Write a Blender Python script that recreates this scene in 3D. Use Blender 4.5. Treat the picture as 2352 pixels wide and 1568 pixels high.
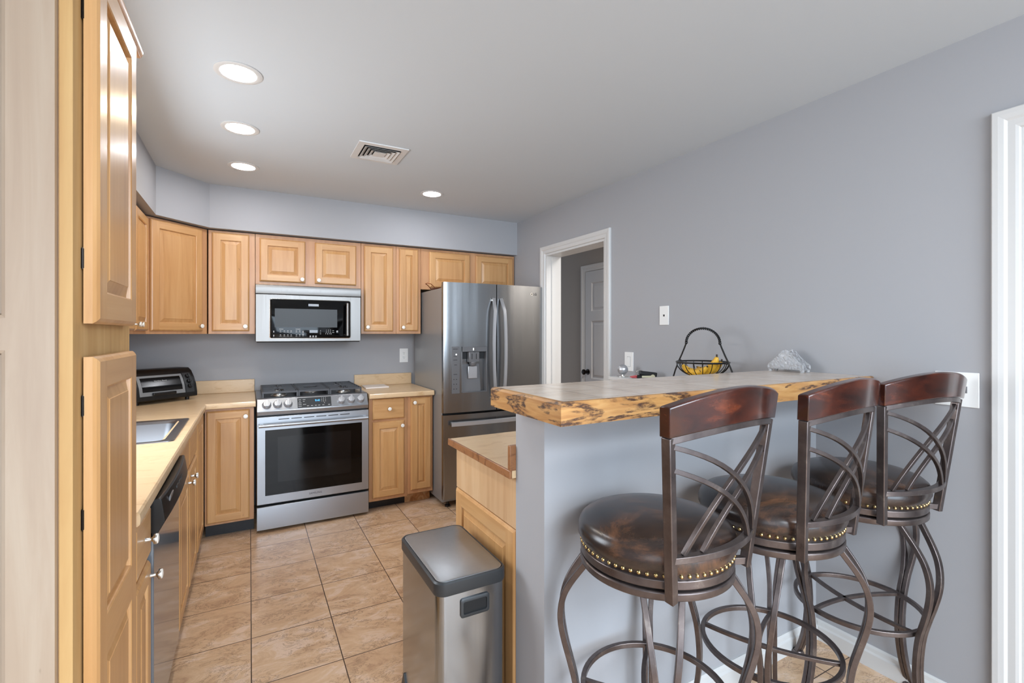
import bpy, bmesh, math, random
from mathutils import Vector, Matrix
random.seed(7)
for o in list(bpy.data.objects): bpy.data.objects.remove(o, do_unlink=True)
SC = bpy.context.scene
C = SC.collection
PI = math.pi

# ------------------------------------------------------------------ camera
cam_d = bpy.data.cameras.new('camera'); cam = bpy.data.objects.new('camera', cam_d); C.objects.link(cam)
cam.location = (0, 0, 1.38)
cam.rotation_euler = (math.radians(90), 0, math.radians(-28.8))
cam_d.sensor_width = 36; cam_d.lens = 1096 / 2352 * 36
cam_d.shift_y = -19 / 2352
cam_d.clip_start = 0.02
SC.camera = cam

# ------------------------------------------------------------------ world, exposure
w = bpy.data.worlds.new('world'); SC.world = w; w.use_nodes = True
w.node_tree.nodes['Background'].inputs[0].default_value = (0.75, 0.85, 1.0, 1)
w.node_tree.nodes['Background'].inputs[1].default_value = 0.6
SC.view_settings.view_transform = 'Standard'
SC.view_settings.look = 'None'
SC.view_settings.gamma = 1
SC.view_settings.use_curve_mapping = False
SC.view_settings.exposure = 0.58

def area_light(name, loc, rot, sx, sy, power, col, spread=180):
    d = bpy.data.lights.new(name, 'AREA'); d.shape = 'RECTANGLE'; d.size = sx; d.size_y = sy
    d.energy = power; d.color = col; d.spread = math.radians(spread)
    o = bpy.data.objects.new(name, d); C.objects.link(o); o.location = loc; o.rotation_euler = rot
    return o
# daylight through the wide patio opening behind the photographer, the dining side window and the window over the sink
area_light('patio_daylight', (0.85, -2.55, 1.2), (math.radians(66), 0, 0), 2.7, 2.0, 66, (0.70, 0.85, 1.0), 150)
area_light('side_window_daylight', (-0.86, -1.1, 1.45), (math.radians(58), 0, math.radians(-90)), 1.6, 1.5, 9, (0.86, 0.93, 1.0))
area_light('sink_window_daylight', (-0.868, 2.38, 1.56), (math.radians(72), 0, math.radians(-90)), 1.0, 0.85, 19, (0.84, 0.92, 1.0))
# unseen fill lights, added: a broad one behind the camera, one in the hall
area_light('rear_ceiling_fill', (0.95, -1.35, 2.36), (math.radians(32), 0, 0), 2.2, 1.1, 84, (0.80, 0.90, 1.0), 160)
area_light('hall_ceiling_fill', (2.80, 2.0, 2.40), (0, 0, 0), 0.4, 0.4, 30, (1.0, 0.97, 0.93))
LAMP = 78.0   # strength of the recessed lamps' lenses

# ------------------------------------------------------------------ helpers
def lin(c):
    c = c / 255.0
    return c / 12.92 if c <= 0.04045 else ((c + 0.055) / 1.055) ** 2.4
def rgb(r, g, b): return (lin(r), lin(g), lin(b), 1)

def mat(name, col=(200, 200, 200), rough=0.5, metal=0.0, spec=0.5, coat=0.0, coat_rough=0.1):
    m = bpy.data.materials.new(name); m.use_nodes = True
    b = m.node_tree.nodes['Principled BSDF']
    b.inputs['Base Color'].default_value = rgb(*col)
    b.inputs['Roughness'].default_value = rough
    b.inputs['Metallic'].default_value = metal
    b.inputs['Specular IOR Level'].default_value = spec
    b.inputs['Coat Weight'].default_value = coat
    b.inputs['Coat Roughness'].default_value = coat_rough
    return m
class NT:
    def __init__(s, m): s.t = m.node_tree; s.b = m.node_tree.nodes['Principled BSDF']
    def n(s, typ, **kw):
        x = s.t.nodes.new(typ)
        for k, v in kw.items():
            if k in x.inputs.keys() if isinstance(k, str) else False: x.inputs[k].default_value = v
            else: setattr(x, k, v)
        return x
    def l(s, a, b): s.t.links.new(a, b)
    def coord(s, scale=(1, 1, 1), world=False, rand=True, rot=(0, 0, 0), loc=(0, 0, 0)):
        if world:
            g = s.n('ShaderNodeNewGeometry'); out = g.outputs['Position']
        else:
            g = s.n('ShaderNodeTexCoord'); out = g.outputs['Object']
            if rand:
                oi = s.n('ShaderNodeObjectInfo')
                mu = s.n('ShaderNodeVectorMath', operation='SCALE'); mu.inputs[0].default_value = (13.1, 7.7, 5.3)
                s.l(oi.outputs['Random'], mu.inputs['Scale'])
                ad = s.n('ShaderNodeVectorMath', operation='ADD'); s.l(out, ad.inputs[0]); s.l(mu.outputs[0], ad.inputs[1]); out = ad.outputs[0]
        mp = s.n('ShaderNodeMapping'); mp.inputs['Scale'].default_value = scale
        mp.inputs['Rotation'].default_value = rot; mp.inputs['Location'].default_value = loc
        s.l(out, mp.inputs['Vector']); return mp.outputs[0]
    def noise(s, vec, scale=5, detail=4, rough=0.55, dist=0.0):
        x = s.n('ShaderNodeTexNoise'); x.inputs['Scale'].default_value = scale; x.inputs['Detail'].default_value = detail
        x.inputs['Roughness'].default_value = rough; x.inputs['Distortion'].default_value = dist
        s.l(vec, x.inputs['Vector']); return x.outputs['Fac']
    def ramp(s, fac, stops):
        r = s.n('ShaderNodeValToRGB'); e = r.color_ramp.elements
        while len(e) < len(stops): e.new(0.5)
        for i, (p, c) in enumerate(stops): e[i].position = p; e[i].color = rgb(*c) if len(c) == 3 else c
        s.l(fac, r.inputs[0]); return r.outputs[0]
    def mix(s, fac, a, b, mode='MIX'):
        x = s.n('ShaderNodeMix', data_type='RGBA', blend_type=mode)
        if isinstance(fac, (int, float)): x.inputs[0].default_value = fac
        else: s.l(fac, x.inputs[0])
        for sock, v in ((x.inputs[6], a), (x.inputs[7], b)):
            if isinstance(v, tuple): sock.default_value = v
            else: s.l(v, sock)
        return x.outputs[2]
    def color(s, out): s.l(out, s.b.inputs['Base Color'])
    def rough(s, fac, a, b):
        m = s.n('ShaderNodeMapRange'); m.inputs['To Min'].default_value = a; m.inputs['To Max'].default_value = b
        s.l(fac, m.inputs[0]); s.l(m.outputs[0], s.b.inputs['Roughness'])
    def bump(s, h, strength=0.2, dist=0.01):
        x = s.n('ShaderNodeBump'); x.inputs['Strength'].default_value = strength; x.inputs['Distance'].default_value = dist
        s.l(h, x.inputs['Height']); s.l(x.outputs[0], s.b.inputs['Normal'])

# ---- materials
def wood_mat(name, base, dark, light, along='z', rough=0.36, coat=0.22):
    m = mat(name, base, rough, coat=coat, coat_rough=0.22); t = NT(m)
    sc = {'z': (26, 26, 1.6), 'x': (1.6, 26, 26)}[along]
    base, dark, light = [tuple(int(q * 0.955) for q in cc) for cc in (base, dark, light)]
    v = t.coord(sc)
    f = t.noise(v, 1.0, 5, 0.6, 0.6)
    c = t.ramp(f, [(0.25, dark), (0.5, base), (0.78, light)])
    v2 = t.coord((2.2, 2.2, 0.8) if along == 'z' else (0.8, 2.2, 2.2))
    f2 = t.noise(v2, 1.5, 2, 0.5)
    c2 = t.ramp(f2, [(0.3, (232, 222, 214)), (0.7, (255, 255, 255))])
    c = t.mix(0.6, c, c2, 'MULTIPLY')
    # a few small knots and flecks
    v3 = t.coord((9, 9, 4)); f3 = t.noise(v3, 2.2, 3, 0.7)
    k = t.n('ShaderNodeMapRange'); k.inputs['From Min'].default_value = 0.71; k.inputs['From Max'].default_value = 0.78; t.l(f3, k.inputs[0])
    c = t.mix(k.outputs[0], c, rgb(*[int(q * 0.72) for q in dark]))
    t.color(c); t.bump(f, 0.05, 0.002)
    return m
MAPLE = wood_mat('maple_vertical', (211, 162, 106), (196, 146, 92), (222, 178, 124), 'z')
MAPLE_H = wood_mat('maple_horizontal', (213, 165, 109), (197, 147, 92), (224, 180, 126), 'x')
MAPLE_PINK = wood_mat('maple_face_frame', (203, 152, 108), (190, 138, 96), (214, 166, 120), 'z')
MAPLE_END_GLARE = wood_mat('maple_end_glare', (182, 160, 138), (172, 149, 128), (192, 173, 152), 'z', 0.42, 0.15)  # same maple, paled so the colour carries daylight glare on the end panel
MAPLE_PLY = wood_mat('maple_raw_edge', (206, 166, 108), (190, 146, 88), (220, 184, 128), 'z', 0.6, 0.0)
MAPLE_PEN = wood_mat('maple_peninsula_panel', (218, 180, 136), (206, 165, 120), (228, 194, 152), 'z', 0.5, 0.1)

WALL = mat('wall_paint', (166, 166, 169), 0.75, spec=0.3)
t = NT(WALL); t.bump(t.noise(t.coord((1, 1, 1), world=True), 120, 2), 0.03, 0.002)
HALLWALL = mat('hall_wall_paint', (168, 162, 156), 0.8, spec=0.2)
CEIL = mat('ceiling_paint', (202, 207, 211), 0.85, spec=0.2)
WHITE = mat('white_trim_paint', (208, 207, 205), 0.35, spec=0.5)
WHITE_PL = mat('white_plastic', (236, 236, 234), 0.3)
WHITE_DOOR = mat('hall_door_paint', (205, 206, 208), 0.4)

def steel_mat(name, col=(168, 168, 170), rough=0.26, sc=(7, 7, 0.7), bs=0.25, streak=(220, 220, 1.5)):
    m = mat(name, col, rough, 1.0); t = NT(m)
    f = t.noise(t.coord(sc, rand=True), 1.0, 1, 0.4)
    g = t.noise(t.coord(streak), 1.0, 2, 0.6)
    t.rough(g, rough - 0.05, rough + 0.08)
    t.bump(f, bs, 0.02)
    return m
STEEL = steel_mat('brushed_steel', (134, 131, 128), 0.36, (6, 6, 0.5), 0.10)
STEEL_FR = steel_mat('fridge_steel', (148, 150, 152), 0.23, (7, 7, 0.45), 0.34)
STEEL_H = steel_mat('range_steel', (166, 169, 174), 0.34, (0.8, 4, 4), 0.06, (1.5, 220, 220))
STEEL_CAN = steel_mat('bin_steel', (160, 165, 170), 0.17, (4, 4, 0.8), 0.16)
STEEL_LID = steel_mat('bin_lid_steel', (160, 164, 168), 0.36, (3, 3, 3), 0.05, (60, 60, 60))
FR_SIDE = mat('fridge_side_paint', (148, 150, 152), 0.35, 0.35)
SINKM = steel_mat('sink_steel', (138, 142, 148), 0.36, (3, 3, 3), 0.05)
CHROME = mat('satin_nickel', (205, 203, 198), 0.22, 1.0)
BLACKGL = mat('black_glass', (5, 5, 6), 0.06, spec=0.3)
BLACKPL = mat('black_plastic', (14, 14, 15), 0.32)
BLACKMAT = mat('black_matte', (10, 10, 11), 0.7)
DARKGREY = mat('dark_grey_plastic', (44, 46, 48), 0.42)
TOASTGREY = mat('toaster_grey', (128, 130, 132), 0.4, 0.2)
TOASTGL = mat('toaster_glass', (6, 6, 7), 0.16, spec=0.25)
HANDLE = mat('handle_satin', (196, 198, 202), 0.38, 0.8)
MIDGREY = mat('grey_plastic', (120, 121, 124), 0.35, 0.4)
PANELGREY = mat('display_panel', (52, 54, 56), 0.25)
OVENWIN = mat('oven_window', (14, 14, 15), 0.08, spec=0.35)
MWWIN = mat('microwave_window', (52, 53, 54), 0.3, spec=0.25)
CASTIRON = mat('cast_iron', (66, 66, 69), 0.42, 0.25)
BURNER = mat('burner_metal', (190, 188, 184), 0.3, 1.0)
MARK = mat('white_marking', (176, 176, 176), 0.5)
MARKD = mat('dark_marking', (40, 40, 42), 0.5)
KNOBW = mat('knob_white_face', (238, 234, 226), 0.25, coat=0.4)
def emis(name, col, s):
    m = mat(name, col, 0.5); b = m.node_tree.nodes['Principled BSDF']
    b.inputs['Emission Color'].default_value = rgb(*col); b.inputs['Emission Strength'].default_value = s; return m
LENS = emis('lamp_lens_cool', (248, 250, 255), LAMP)
LENSW = emis('lamp_lens_warm', (255, 238, 210), LAMP)
BLUE = emis('blue_digits', (70, 160, 235), 1.6)
LEDW = emis('white_indicator', (240, 245, 255), 2.0)

# laminate countertop
def laminate(name, a, b, c):
    m = mat(name, a, 0.33, coat=0.15); t = NT(m)
    v = t.coord((1.6, 5, 5), world=True)
    f = t.noise(v, 3.5, 6, 0.65, 1.2)
    col = t.ramp(f, [(0.30, b), (0.47, a), (0.6, a), (0.75, c)])
    f2 = t.noise(t.coord((3, 9, 9), world=True), 6, 3, 0.7, 2.0)
    k = t.n('ShaderNodeMapRange'); k.inputs['From Min'].default_value = 0.66; k.inputs['From Max'].default_value = 0.72; t.l(f2, k.inputs[0])
    col = t.mix(k.outputs[0], col, rgb(*b)); t.color(col); return m
LAM = laminate('laminate_travertine', (214, 184, 145), (194, 158, 116), (228, 204, 170))
LAM_EDGE = laminate('laminate_bare_edge', (152, 104, 68), (98, 60, 38), (186, 142, 102))

# tiled floor
FLOOR = mat('floor_tile', (180, 150, 120), 0.35, coat=0.1)
t = NT(FLOOR)
v = t.coord((1, 1, 1), world=True, loc=(0.336, 0.278, 0))
br = t.n('ShaderNodeTexBrick'); br.offset = 0.0; br.squash = 1.0
br.inputs['Scale'].default_value = 1.0; br.inputs['Mortar Size'].default_value = 0.0022; br.inputs['Mortar Smooth'].default_value = 0.1
br.inputs['Brick Width'].default_value = 0.342; br.inputs['Row Height'].default_value = 0.342; br.inputs['Bias'].default_value = 0
br.inputs['Color1'].default_value = (0, 0, 0, 1); br.inputs['Color2'].default_value = (1, 1, 1, 1)
t.l(v, br.inputs['Vector'])
sep = t.n('ShaderNodeSeparateColor'); t.l(br.outputs['Color'], sep.inputs[0])
off = t.n('ShaderNodeVectorMath', operation='SCALE'); off.inputs[0].default_value = (17, 9, 4); t.l(sep.outputs[0], off.inputs['Scale'])
pos = t.coord((1, 1.7, 1), world=True, rot=(0, 0, 0.35))
ad = t.n('ShaderNodeVectorMath', operation='ADD'); t.l(pos, ad.inputs[0]); t.l(off.outputs[0], ad.inputs[1])
f = t.noise(ad.outputs[0], 4.6, 9, 0.68, 1.1)
base = t.ramp(f, [(0.26, (160, 122, 96)), (0.42, (196, 160, 126)), (0.52, (206, 172, 138)), (0.60, (216, 188, 164)), (0.72, (204, 168, 140)), (0.85, (186, 150, 124))])
f2 = t.noise(ad.outputs[0], 7, 9, 0.74, 1.6)
vein = t.n('ShaderNodeMapRange'); vein.inputs['From Min'].default_value = 0.0; vein.inputs['From Max'].default_value = 0.022
ab = t.n('ShaderNodeMath', operation='ABSOLUTE'); sb = t.n('ShaderNodeMath', operation='SUBTRACT'); sb.inputs[1].default_value = 0.5
t.l(f2, sb.inputs[0]); t.l(sb.outputs[0], ab.inputs[0]); t.l(ab.outputs[0], vein.inputs[0])
f3 = t.noise(ad.outputs[0], 4, 3, 0.5)
gate = t.n('ShaderNodeMapRange'); gate.inputs['From Min'].default_value = 0.44; gate.inputs['From Max'].default_value = 0.54; t.l(f3, gate.inputs[0])
inv = t.n('ShaderNodeMath', operation='SUBTRACT'); inv.inputs[0].default_value = 1.0; t.l(vein.outputs[0], inv.inputs[1])
vg = t.n('ShaderNodeMath', operation='MULTIPLY'); t.l(inv.outputs[0], vg.inputs[0]); t.l(gate.outputs[0], vg.inputs[1])
vg2 = t.n('ShaderNodeMath', operation='MULTIPLY'); t.l(vg.outputs[0], vg2.inputs[0]); vg2.inputs[1].default_value = 0.72
col = t.mix(vg2.outputs[0], base, rgb(104, 74, 56))
col = t.mix(br.outputs['Fac'], col, rgb(72, 54, 42))
t.color(col)
bm_ = t.n('ShaderNodeMath', operation='SUBTRACT'); t.l(f2, bm_.inputs[0]); t.l(br.outputs['Fac'], bm_.inputs[1])
t.bump(bm_.outputs[0], 0.12, 0.004)

# bar tiles
BTILE = mat('bar_tile', (206, 190, 174), 0.22, coat=0.2)
t = NT(BTILE)
v = t.coord((1, 1, 1), world=True, loc=(-0.855, -1.045, 0))
br = t.n('ShaderNodeTexBrick'); br.offset = 0.0; br.squash = 1.0
br.inputs['Scale'].default_value = 1.0; br.inputs['Mortar Size'].default_value = 0.0011; br.inputs['Mortar Smooth'].default_value = 0.1
br.inputs['Brick Width'].default_value = 0.160; br.inputs['Row Height'].default_value = 0.154
t.l(v, br.inputs['Vector'])
f = t.noise(t.coord((1, 1, 1), world=True), 9, 5, 0.6, 0.6)
base = t.ramp(f, [(0.3, (202, 184, 167)), (0.55, (216, 200, 184)), (0.75, (224, 210, 196))])
t.color(t.mix(br.outputs['Fac'], base, rgb(128, 104, 88)))

# spalted slab edge
SLAB = mat('spalted_oak', (190, 140, 80), 0.38, coat=0.3)
t = NT(SLAB)
v = t.coord((2.4, 3.0, 15), world=True, rot=(0.0, 0.18, 0))
f = t.noise(v, 1.35, 4, 0.55, 1.6)
fine = t.noise(t.coord((40, 40, 160), world=True), 1.0, 4, 0.7)
base = t.ramp(t.noise(t.coord((5, 5, 40), world=True), 1.2, 4, 0.6, 0.8), [(0.3, (166, 114, 62)), (0.55, (192, 144, 86)), (0.8, (206, 164, 110))])
k = t.n('ShaderNodeMapRange'); k.inputs['From Min'].default_value = 0.49; k.inputs['From Max'].default_value = 0.54; t.l(f, k.inputs[0])
k2 = t.n('ShaderNodeMapRange'); k2.inputs['From Min'].default_value = 0.36; k2.inputs['From Max'].default_value = 0.56; t.l(fine, k2.inputs[0])
mm = t.n('ShaderNodeMath', operation='MULTIPLY'); t.l(k.outputs[0], mm.inputs[0]); t.l(k2.outputs[0], mm.inputs[1])
t.color(t.mix(mm.outputs[0], base, rgb(74, 48, 34)))
t.bump(fine, 0.15, 0.002)

# stool materials
BRONZE = mat('bronze_stool_metal', (92, 82, 78), 0.34, 0.75)
t = NT(BRONZE); f = t.noise(t.coord((1, 1, 1)), 18, 5, 0.65)
t.color(t.ramp(f, [(0.3, (88, 79, 78)), (0.6, (108, 98, 95)), (0.78, (142, 132, 126))])); t.rough(f, 0.22, 0.40)
LEATHER = mat('brown_leather', (80, 52, 38), 0.27, coat=0.25, coat_rough=0.25)
t = NT(LEATHER); f = t.noise(t.coord((1, 1, 1)), 5.5, 6, 0.7, 0.6)
t.color(t.ramp(f, [(0.40, (34, 28, 27)), (0.54, (54, 40, 34)), (0.66, (98, 66, 46)), (0.80, (134, 92, 62))]))
t.bump(t.noise(t.coord((1, 1, 1)), 260, 3), 0.05, 0.001)
CHERRY = mat('cherry_stained_wood', (92, 34, 20), 0.24, coat=0.5, coat_rough=0.12)
t = NT(CHERRY); f = t.noise(t.coord((4, 12, 14)), 1.6, 5, 0.65, 0.8)
c = t.ramp(f, [(0.32, (36, 17, 14)), (0.55, (62, 27, 18)), (0.82, (108, 50, 26))])
f2 = t.noise(t.coord((30, 30, 60)), 1.6, 4, 0.7); k = t.n('ShaderNodeMapRange'); k.inputs['From Min'].default_value = 0.72; k.inputs['From Max'].default_value = 0.76; t.l(f2, k.inputs[0])
t.color(t.mix(k.outputs[0], c, rgb(190, 150, 120)))
BRASS = mat('brass_nail', (196, 172, 120), 0.25, 1.0)
BANANA = mat('banana_peel', (222, 172, 48), 0.45)
t = NT(BANANA); f = t.noise(t.coord((26, 26, 26)), 1.3, 4, 0.6, 1.5)
t.color(t.ramp(f, [(0.40, (226, 176, 52)), (0.60, (218, 164, 44)), (0.635, (60, 36, 18)), (0.8, (34, 20, 12))]))
BANTIP = mat('banana_tip', (52, 40, 26), 0.6)
COPPER = mat('copper_wire', (190, 130, 96), 0.25, 1.0)
GLASS = mat('cut_glass', (250, 251, 253), 0.10); GLASS.node_tree.nodes['Principled BSDF'].inputs['Transmission Weight'].default_value = 0.72; GLASS.node_tree.nodes['Principled BSDF'].inputs['IOR'].default_value = 1.4
t = NT(GLASS)
vo = t.n('ShaderNodeTexVoronoi'); vo.feature = 'DISTANCE_TO_EDGE'; vo.inputs['Scale'].default_value = 60; t.l(t.coord((1, 1, 1)), vo.inputs['Vector']); t.bump(vo.outputs['Distance'], 1.0, 0.012)
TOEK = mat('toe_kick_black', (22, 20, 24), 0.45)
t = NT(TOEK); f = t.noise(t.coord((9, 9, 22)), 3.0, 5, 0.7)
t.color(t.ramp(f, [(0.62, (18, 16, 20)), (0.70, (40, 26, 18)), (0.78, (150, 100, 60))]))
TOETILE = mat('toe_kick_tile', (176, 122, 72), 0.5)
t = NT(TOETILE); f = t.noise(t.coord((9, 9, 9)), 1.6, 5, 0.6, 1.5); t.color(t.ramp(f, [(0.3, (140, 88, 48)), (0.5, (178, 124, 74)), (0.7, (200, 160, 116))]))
RED = mat('red_fob', (190, 70, 74), 0.4)
CREAM = mat('cream_fob', (206, 200, 170), 0.4)
BRONZEKNOB = mat('dark_bronze_knob', (42, 38, 36), 0.25, 0.9)
JACKDARK = mat('slot_dark', (30, 30, 30), 0.5)
BOARD = mat('cutting_board_white', (232, 222, 214), 0.45)

# ---- geometry
class MB:
    def __init__(s): s.v = []; s.f = []; s.m = []
    def add(s, vs, fs, mi=0, M=None):
        o = len(s.v)
        for p in vs:
            p = Vector(p)
            if M is not None: p = M @ p
            s.v.append(p)
        for f in fs: s.f.append([i + o for i in f]); s.m.append(mi)
        return s
    def box(s, x0, x1, y0, y1, z0, z1, mi=0, M=None):
        vs = [(x0, y0, z0), (x1, y0, z0), (x1, y1, z0), (x0, y1, z0), (x0, y0, z1), (x1, y0, z1), (x1, y1, z1), (x0, y1, z1)]
        return s.add(vs, [(0, 3, 2, 1), (4, 5, 6, 7), (0, 1, 5, 4), (1, 2, 6, 5), (2, 3, 7, 6), (3, 0, 4, 7)], mi, M)
    def prism(s, poly, z0, z1, mi=0, M=None):
        n = len(poly)
        vs = [(p[0], p[1], z0) for p in poly] + [(p[0], p[1], z1) for p in poly]
        fs = [tuple(range(n - 1, -1, -1)), tuple(range(n, 2 * n))] + [(i, (i + 1) % n, n + (i + 1) % n, n + i) for i in range(n)]
        return s.add(vs, fs, mi, M)
    def extr_x(s, poly, x0, x1, mi=0, M=None):      # poly in (y, z), extruded along x
        n = len(poly)
        vs = [(x0, p[0], p[1]) for p in poly] + [(x1, p[0], p[1]) for p in poly]
        fs = [tuple(range(n)), tuple(range(2 * n - 1, n - 1, -1))] + [(i, n + i, n + (i + 1) % n, (i + 1) % n) for i in range(n)]
        return s.add(vs, fs, mi, M)
    def lathe(s, prof, n=24, mi=0, M=None):          # prof: (r, z) from bottom to top
        vs = []; fs = []
        k = len(prof)
        for (r, z) in prof:
            for i in range(n):
                a = 2 * PI * i / n; vs.append((max(r, 1e-5) * math.cos(a), max(r, 1e-5) * math.sin(a), z))
        for j in range(k - 1):
            for i in range(n):
                i2 = (i + 1) % n; fs.append((j * n + i, j * n + i2, (j + 1) * n + i2, (j + 1) * n + i))
        fs.append(tuple(range(n - 1, -1, -1))); fs.append(tuple(range((k - 1) * n, k * n)))
        return s.add(vs, fs, mi, M)
    def sweep(s, path, prof, up=(0, 0, 1), closed=False, mi=0, M=None, scales=None):
        # prof: list of (a, b): a along side vector, b along the local up vector
        P = [Vector(p) for p in path]; n = len(P); k = len(prof); up = Vector(up); vs = []; fs = []
        for i in range(n):
            a = P[(i - 1) % n] if (closed or i > 0) else P[i]
            b = P[(i + 1) % n] if (closed or i < n - 1) else P[i]
            d1 = (P[i] - a); d2 = (b - P[i])
            d1 = d1.normalized() if d1.length > 1e-9 else d2.normalized()
            d2 = d2.normalized() if d2.length > 1e-9 else d1
            tg = (d1 + d2).normalized()
            side = tg.cross(up)
            if side.length < 1e-4: side = tg.cross(Vector((1, 0, 0.01)))
            side.normalize(); u = side.cross(tg).normalized()
            c = max(0.35, math.sqrt(max(0.0, (1 + d1.dot(d2)) / 2)))
            sc = scales[i] if scales else 1.0
            # mitre only in the plane that bends
            bend = (d2 - d1)
            ms = 1 / c if bend.length > 1e-6 and abs(bend.normalized().dot(side)) > 0.5 else 1.0
            mu = 1 / c if bend.length > 1e-6 and abs(bend.normalized().dot(u)) > 0.5 else 1.0
            for (p, q) in prof: vs.append(P[i] + side * (p * sc * ms) + u * (q * sc * mu))
        m = n if closed else n - 1
        for i in range(m):
            i2 = (i + 1) % n
            for j in range(k):
                j2 = (j + 1) % k; fs.append((i * k + j, i * k + j2, i2 * k + j2, i2 * k + j))
        if not closed:
            fs.append(tuple(range(k - 1, -1, -1))); fs.append(tuple(range((n - 1) * k, n * k)))
        return s.add(vs, fs, mi, M)
    def tube(s, path, r, n=8, closed=False, mi=0, M=None, up=(0, 0, 1), scales=None):
        return s.sweep(path, [(r * math.cos(2 * PI * i / n), r * math.sin(2 * PI * i / n)) for i in range(n)], up, closed, mi, M, scales)
    def bar(s, path, w, h, up=(0, 0, 1), closed=False, mi=0, M=None):
        return s.sweep(path, [(-w / 2, -h / 2), (w / 2, -h / 2), (w / 2, h / 2), (-w / 2, h / 2)], up, closed, mi, M)
    def sphere(s, c, r, n=12, mi=0, sz=1.0, M=None):
        T = Matrix.Translation(c)
        if M is not None: T = M @ T
        return s.lathe([(r * math.sin(PI * j / n), -r * sz * math.cos(PI * j / n)) for j in range(n + 1)], n * 2, mi, T)

def obj(name, b, mats, parent=None, bev=0, smooth=35, loc=None, seg=2):
    me = bpy.data.meshes.new(name)
    me.from_pydata([tuple(v) for v in b.v], [], b.f)
    if not isinstance(mats, (list, tuple)): mats = [mats]
    for m in mats: me.materials.append(m)
    me.polygons.foreach_set('material_index', b.m)
    bm = bmesh.new(); bm.from_mesh(me); bmesh.ops.recalc_face_normals(bm, faces=bm.faces); bm.to_mesh(me); bm.free()
    if smooth:
        me.polygons.foreach_set('use_smooth', [True] * len(me.polygons)); me.set_sharp_from_angle(angle=math.radians(smooth))
    me.update()
    o = bpy.data.objects.new(name, me); C.objects.link(o)
    if parent: o.parent = parent
    if loc: o.location = loc
    if bev:
        md = o.modifiers.new('bevel', 'BEVEL'); md.width = bev; md.segments = seg; md.limit_method = 'ANGLE'; md.angle_limit = math.radians(40)
        md.harden_normals = False
    return o
def tag(o, label, cat, group=None, kind=None):
    if label: o['label'] = label
    if cat: o['category'] = cat
    if group: o['group'] = group
    if kind: o['kind'] = kind
    return o
def thing(name, label, cat, loc=(0, 0, 0), rz=0, group=None):
    o = bpy.data.objects.new(name, None); C.objects.link(o); o.empty_display_size = 0.05
    o.location = loc; o.rotation_euler = (0, 0, rz)
    return tag(o, label, cat, group)
def struct(name, b, m, label=None, cat=None, bev=0, smooth=0):
    o = obj(name, b, m, None, bev, smooth); o['kind'] = 'structure'
    if label: o['label'] = label
    if cat: o['category'] = cat
    return o
def dup(o, parent=None):
    c = o.copy(); C.objects.link(c)
    if parent: c.parent = parent
    for ch in list(o.children): dup(ch, c)
    return c
def text(name, s, size, m, parent, M, ext=0.0004, align='CENTER', label=None):
    cu = bpy.data.curves.new(name, 'FONT'); cu.body = s; cu.size = size; cu.extrude = ext; cu.align_x = align; cu.align_y = 'CENTER'
    cu.resolution_u = 2
    tmp = bpy.data.objects.new('tmp_text', cu); C.objects.link(tmp)
    dg = bpy.context.evaluated_depsgraph_get()
    me = bpy.data.meshes.new_from_object(tmp.evaluated_get(dg)); bpy.data.objects.remove(tmp, do_unlink=True)
    me.transform(M); me.materials.clear(); me.materials.append(m)
    for p in me.polygons: p.material_index = 0
    me.name = name
    o = bpy.data.objects.new(name, me); C.objects.link(o); o.parent = parent
    if label: o['label'] = label
    return o
def frame_front(x, y, z, tilt=0):     # matrix: text plane facing -y, at point
    return Matrix.Translation((x, y, z)) @ Matrix.Rotation(math.radians(90) - tilt, 4, 'X')
RX = Matrix.Rotation(math.radians(90), 4, 'X')     # local +z becomes -y

# ------------------------------------------------------------------ the room
XL, XR, YB, ZC = -0.89, 2.256, 4.36, 2.44
YF = -2.6
b = MB().box(XL - 0.2, 3.3, YF - 0.2, 5.6, -0.06, 0.0); struct('floor', b, FLOOR, 'tan stone-look floor tile laid in a square grid', 'floor')
b = MB().box(XL - 0.12, 3.3, YF - 0.2, 5.6, ZC, ZC + 0.08); struct('ceiling', b, CEIL, 'flat grey-white ceiling', 'ceiling')
b = MB().box(XL - 0.12, XR + 0.12, YB, YB + 0.12, 0, ZC); struct('wall_back', b, WALL, 'light grey wall behind the range', 'wall')
b = MB().box(XL - 0.12, XL, -0.2, 1.86, 0, ZC).box(XL - 0.12, XL, 2.90, YB, 0, ZC).box(XL - 0.12, XL, 1.86, 2.90, 0, 1.10).box(XL - 0.12, XL, 1.86, 2.90, 2.02, ZC).box(XL - 0.12, XL, YF, -1.95, 0, ZC).box(XL - 0.12, XL, -1.95, -0.2, 0, 0.65).box(XL - 0.12, XL, -1.95, -0.2, 2.25, ZC)
struct('wall_left', b, WALL, 'light grey wall behind the sink run', 'wall')
# right wall with the hall doorway (y 2.703..3.498) and the near doorway (y -0.33..0.575)
WT = 0.15
b = MB().box(XR, XR + WT, 3.498, YB + 0.12, 0, ZC).box(XR, XR + WT, 2.703, 3.498, 2.066, ZC).box(XR, XR + WT, 0.575, 2.703, 0, ZC)
b.box(XR, XR + WT, -0.33, 0.575, 2.066, ZC).box(XR, XR + WT, YF, -0.33, 0, ZC)
struct('wall_right', b, WALL, 'long light grey wall with the hall doorway', 'wall')
# rear wall around the patio opening
b = MB().box(XL - 0.12, -0.78, YF - 0.12, YF, 0, ZC).box(2.2, XR + WT, YF - 0.12, YF, 0, ZC).box(-0.78, 2.2, YF - 0.12, YF, 2.28, ZC)
struct('wall_rear', b, WALL, 'light grey wall behind the photographer', 'wall')
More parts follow.
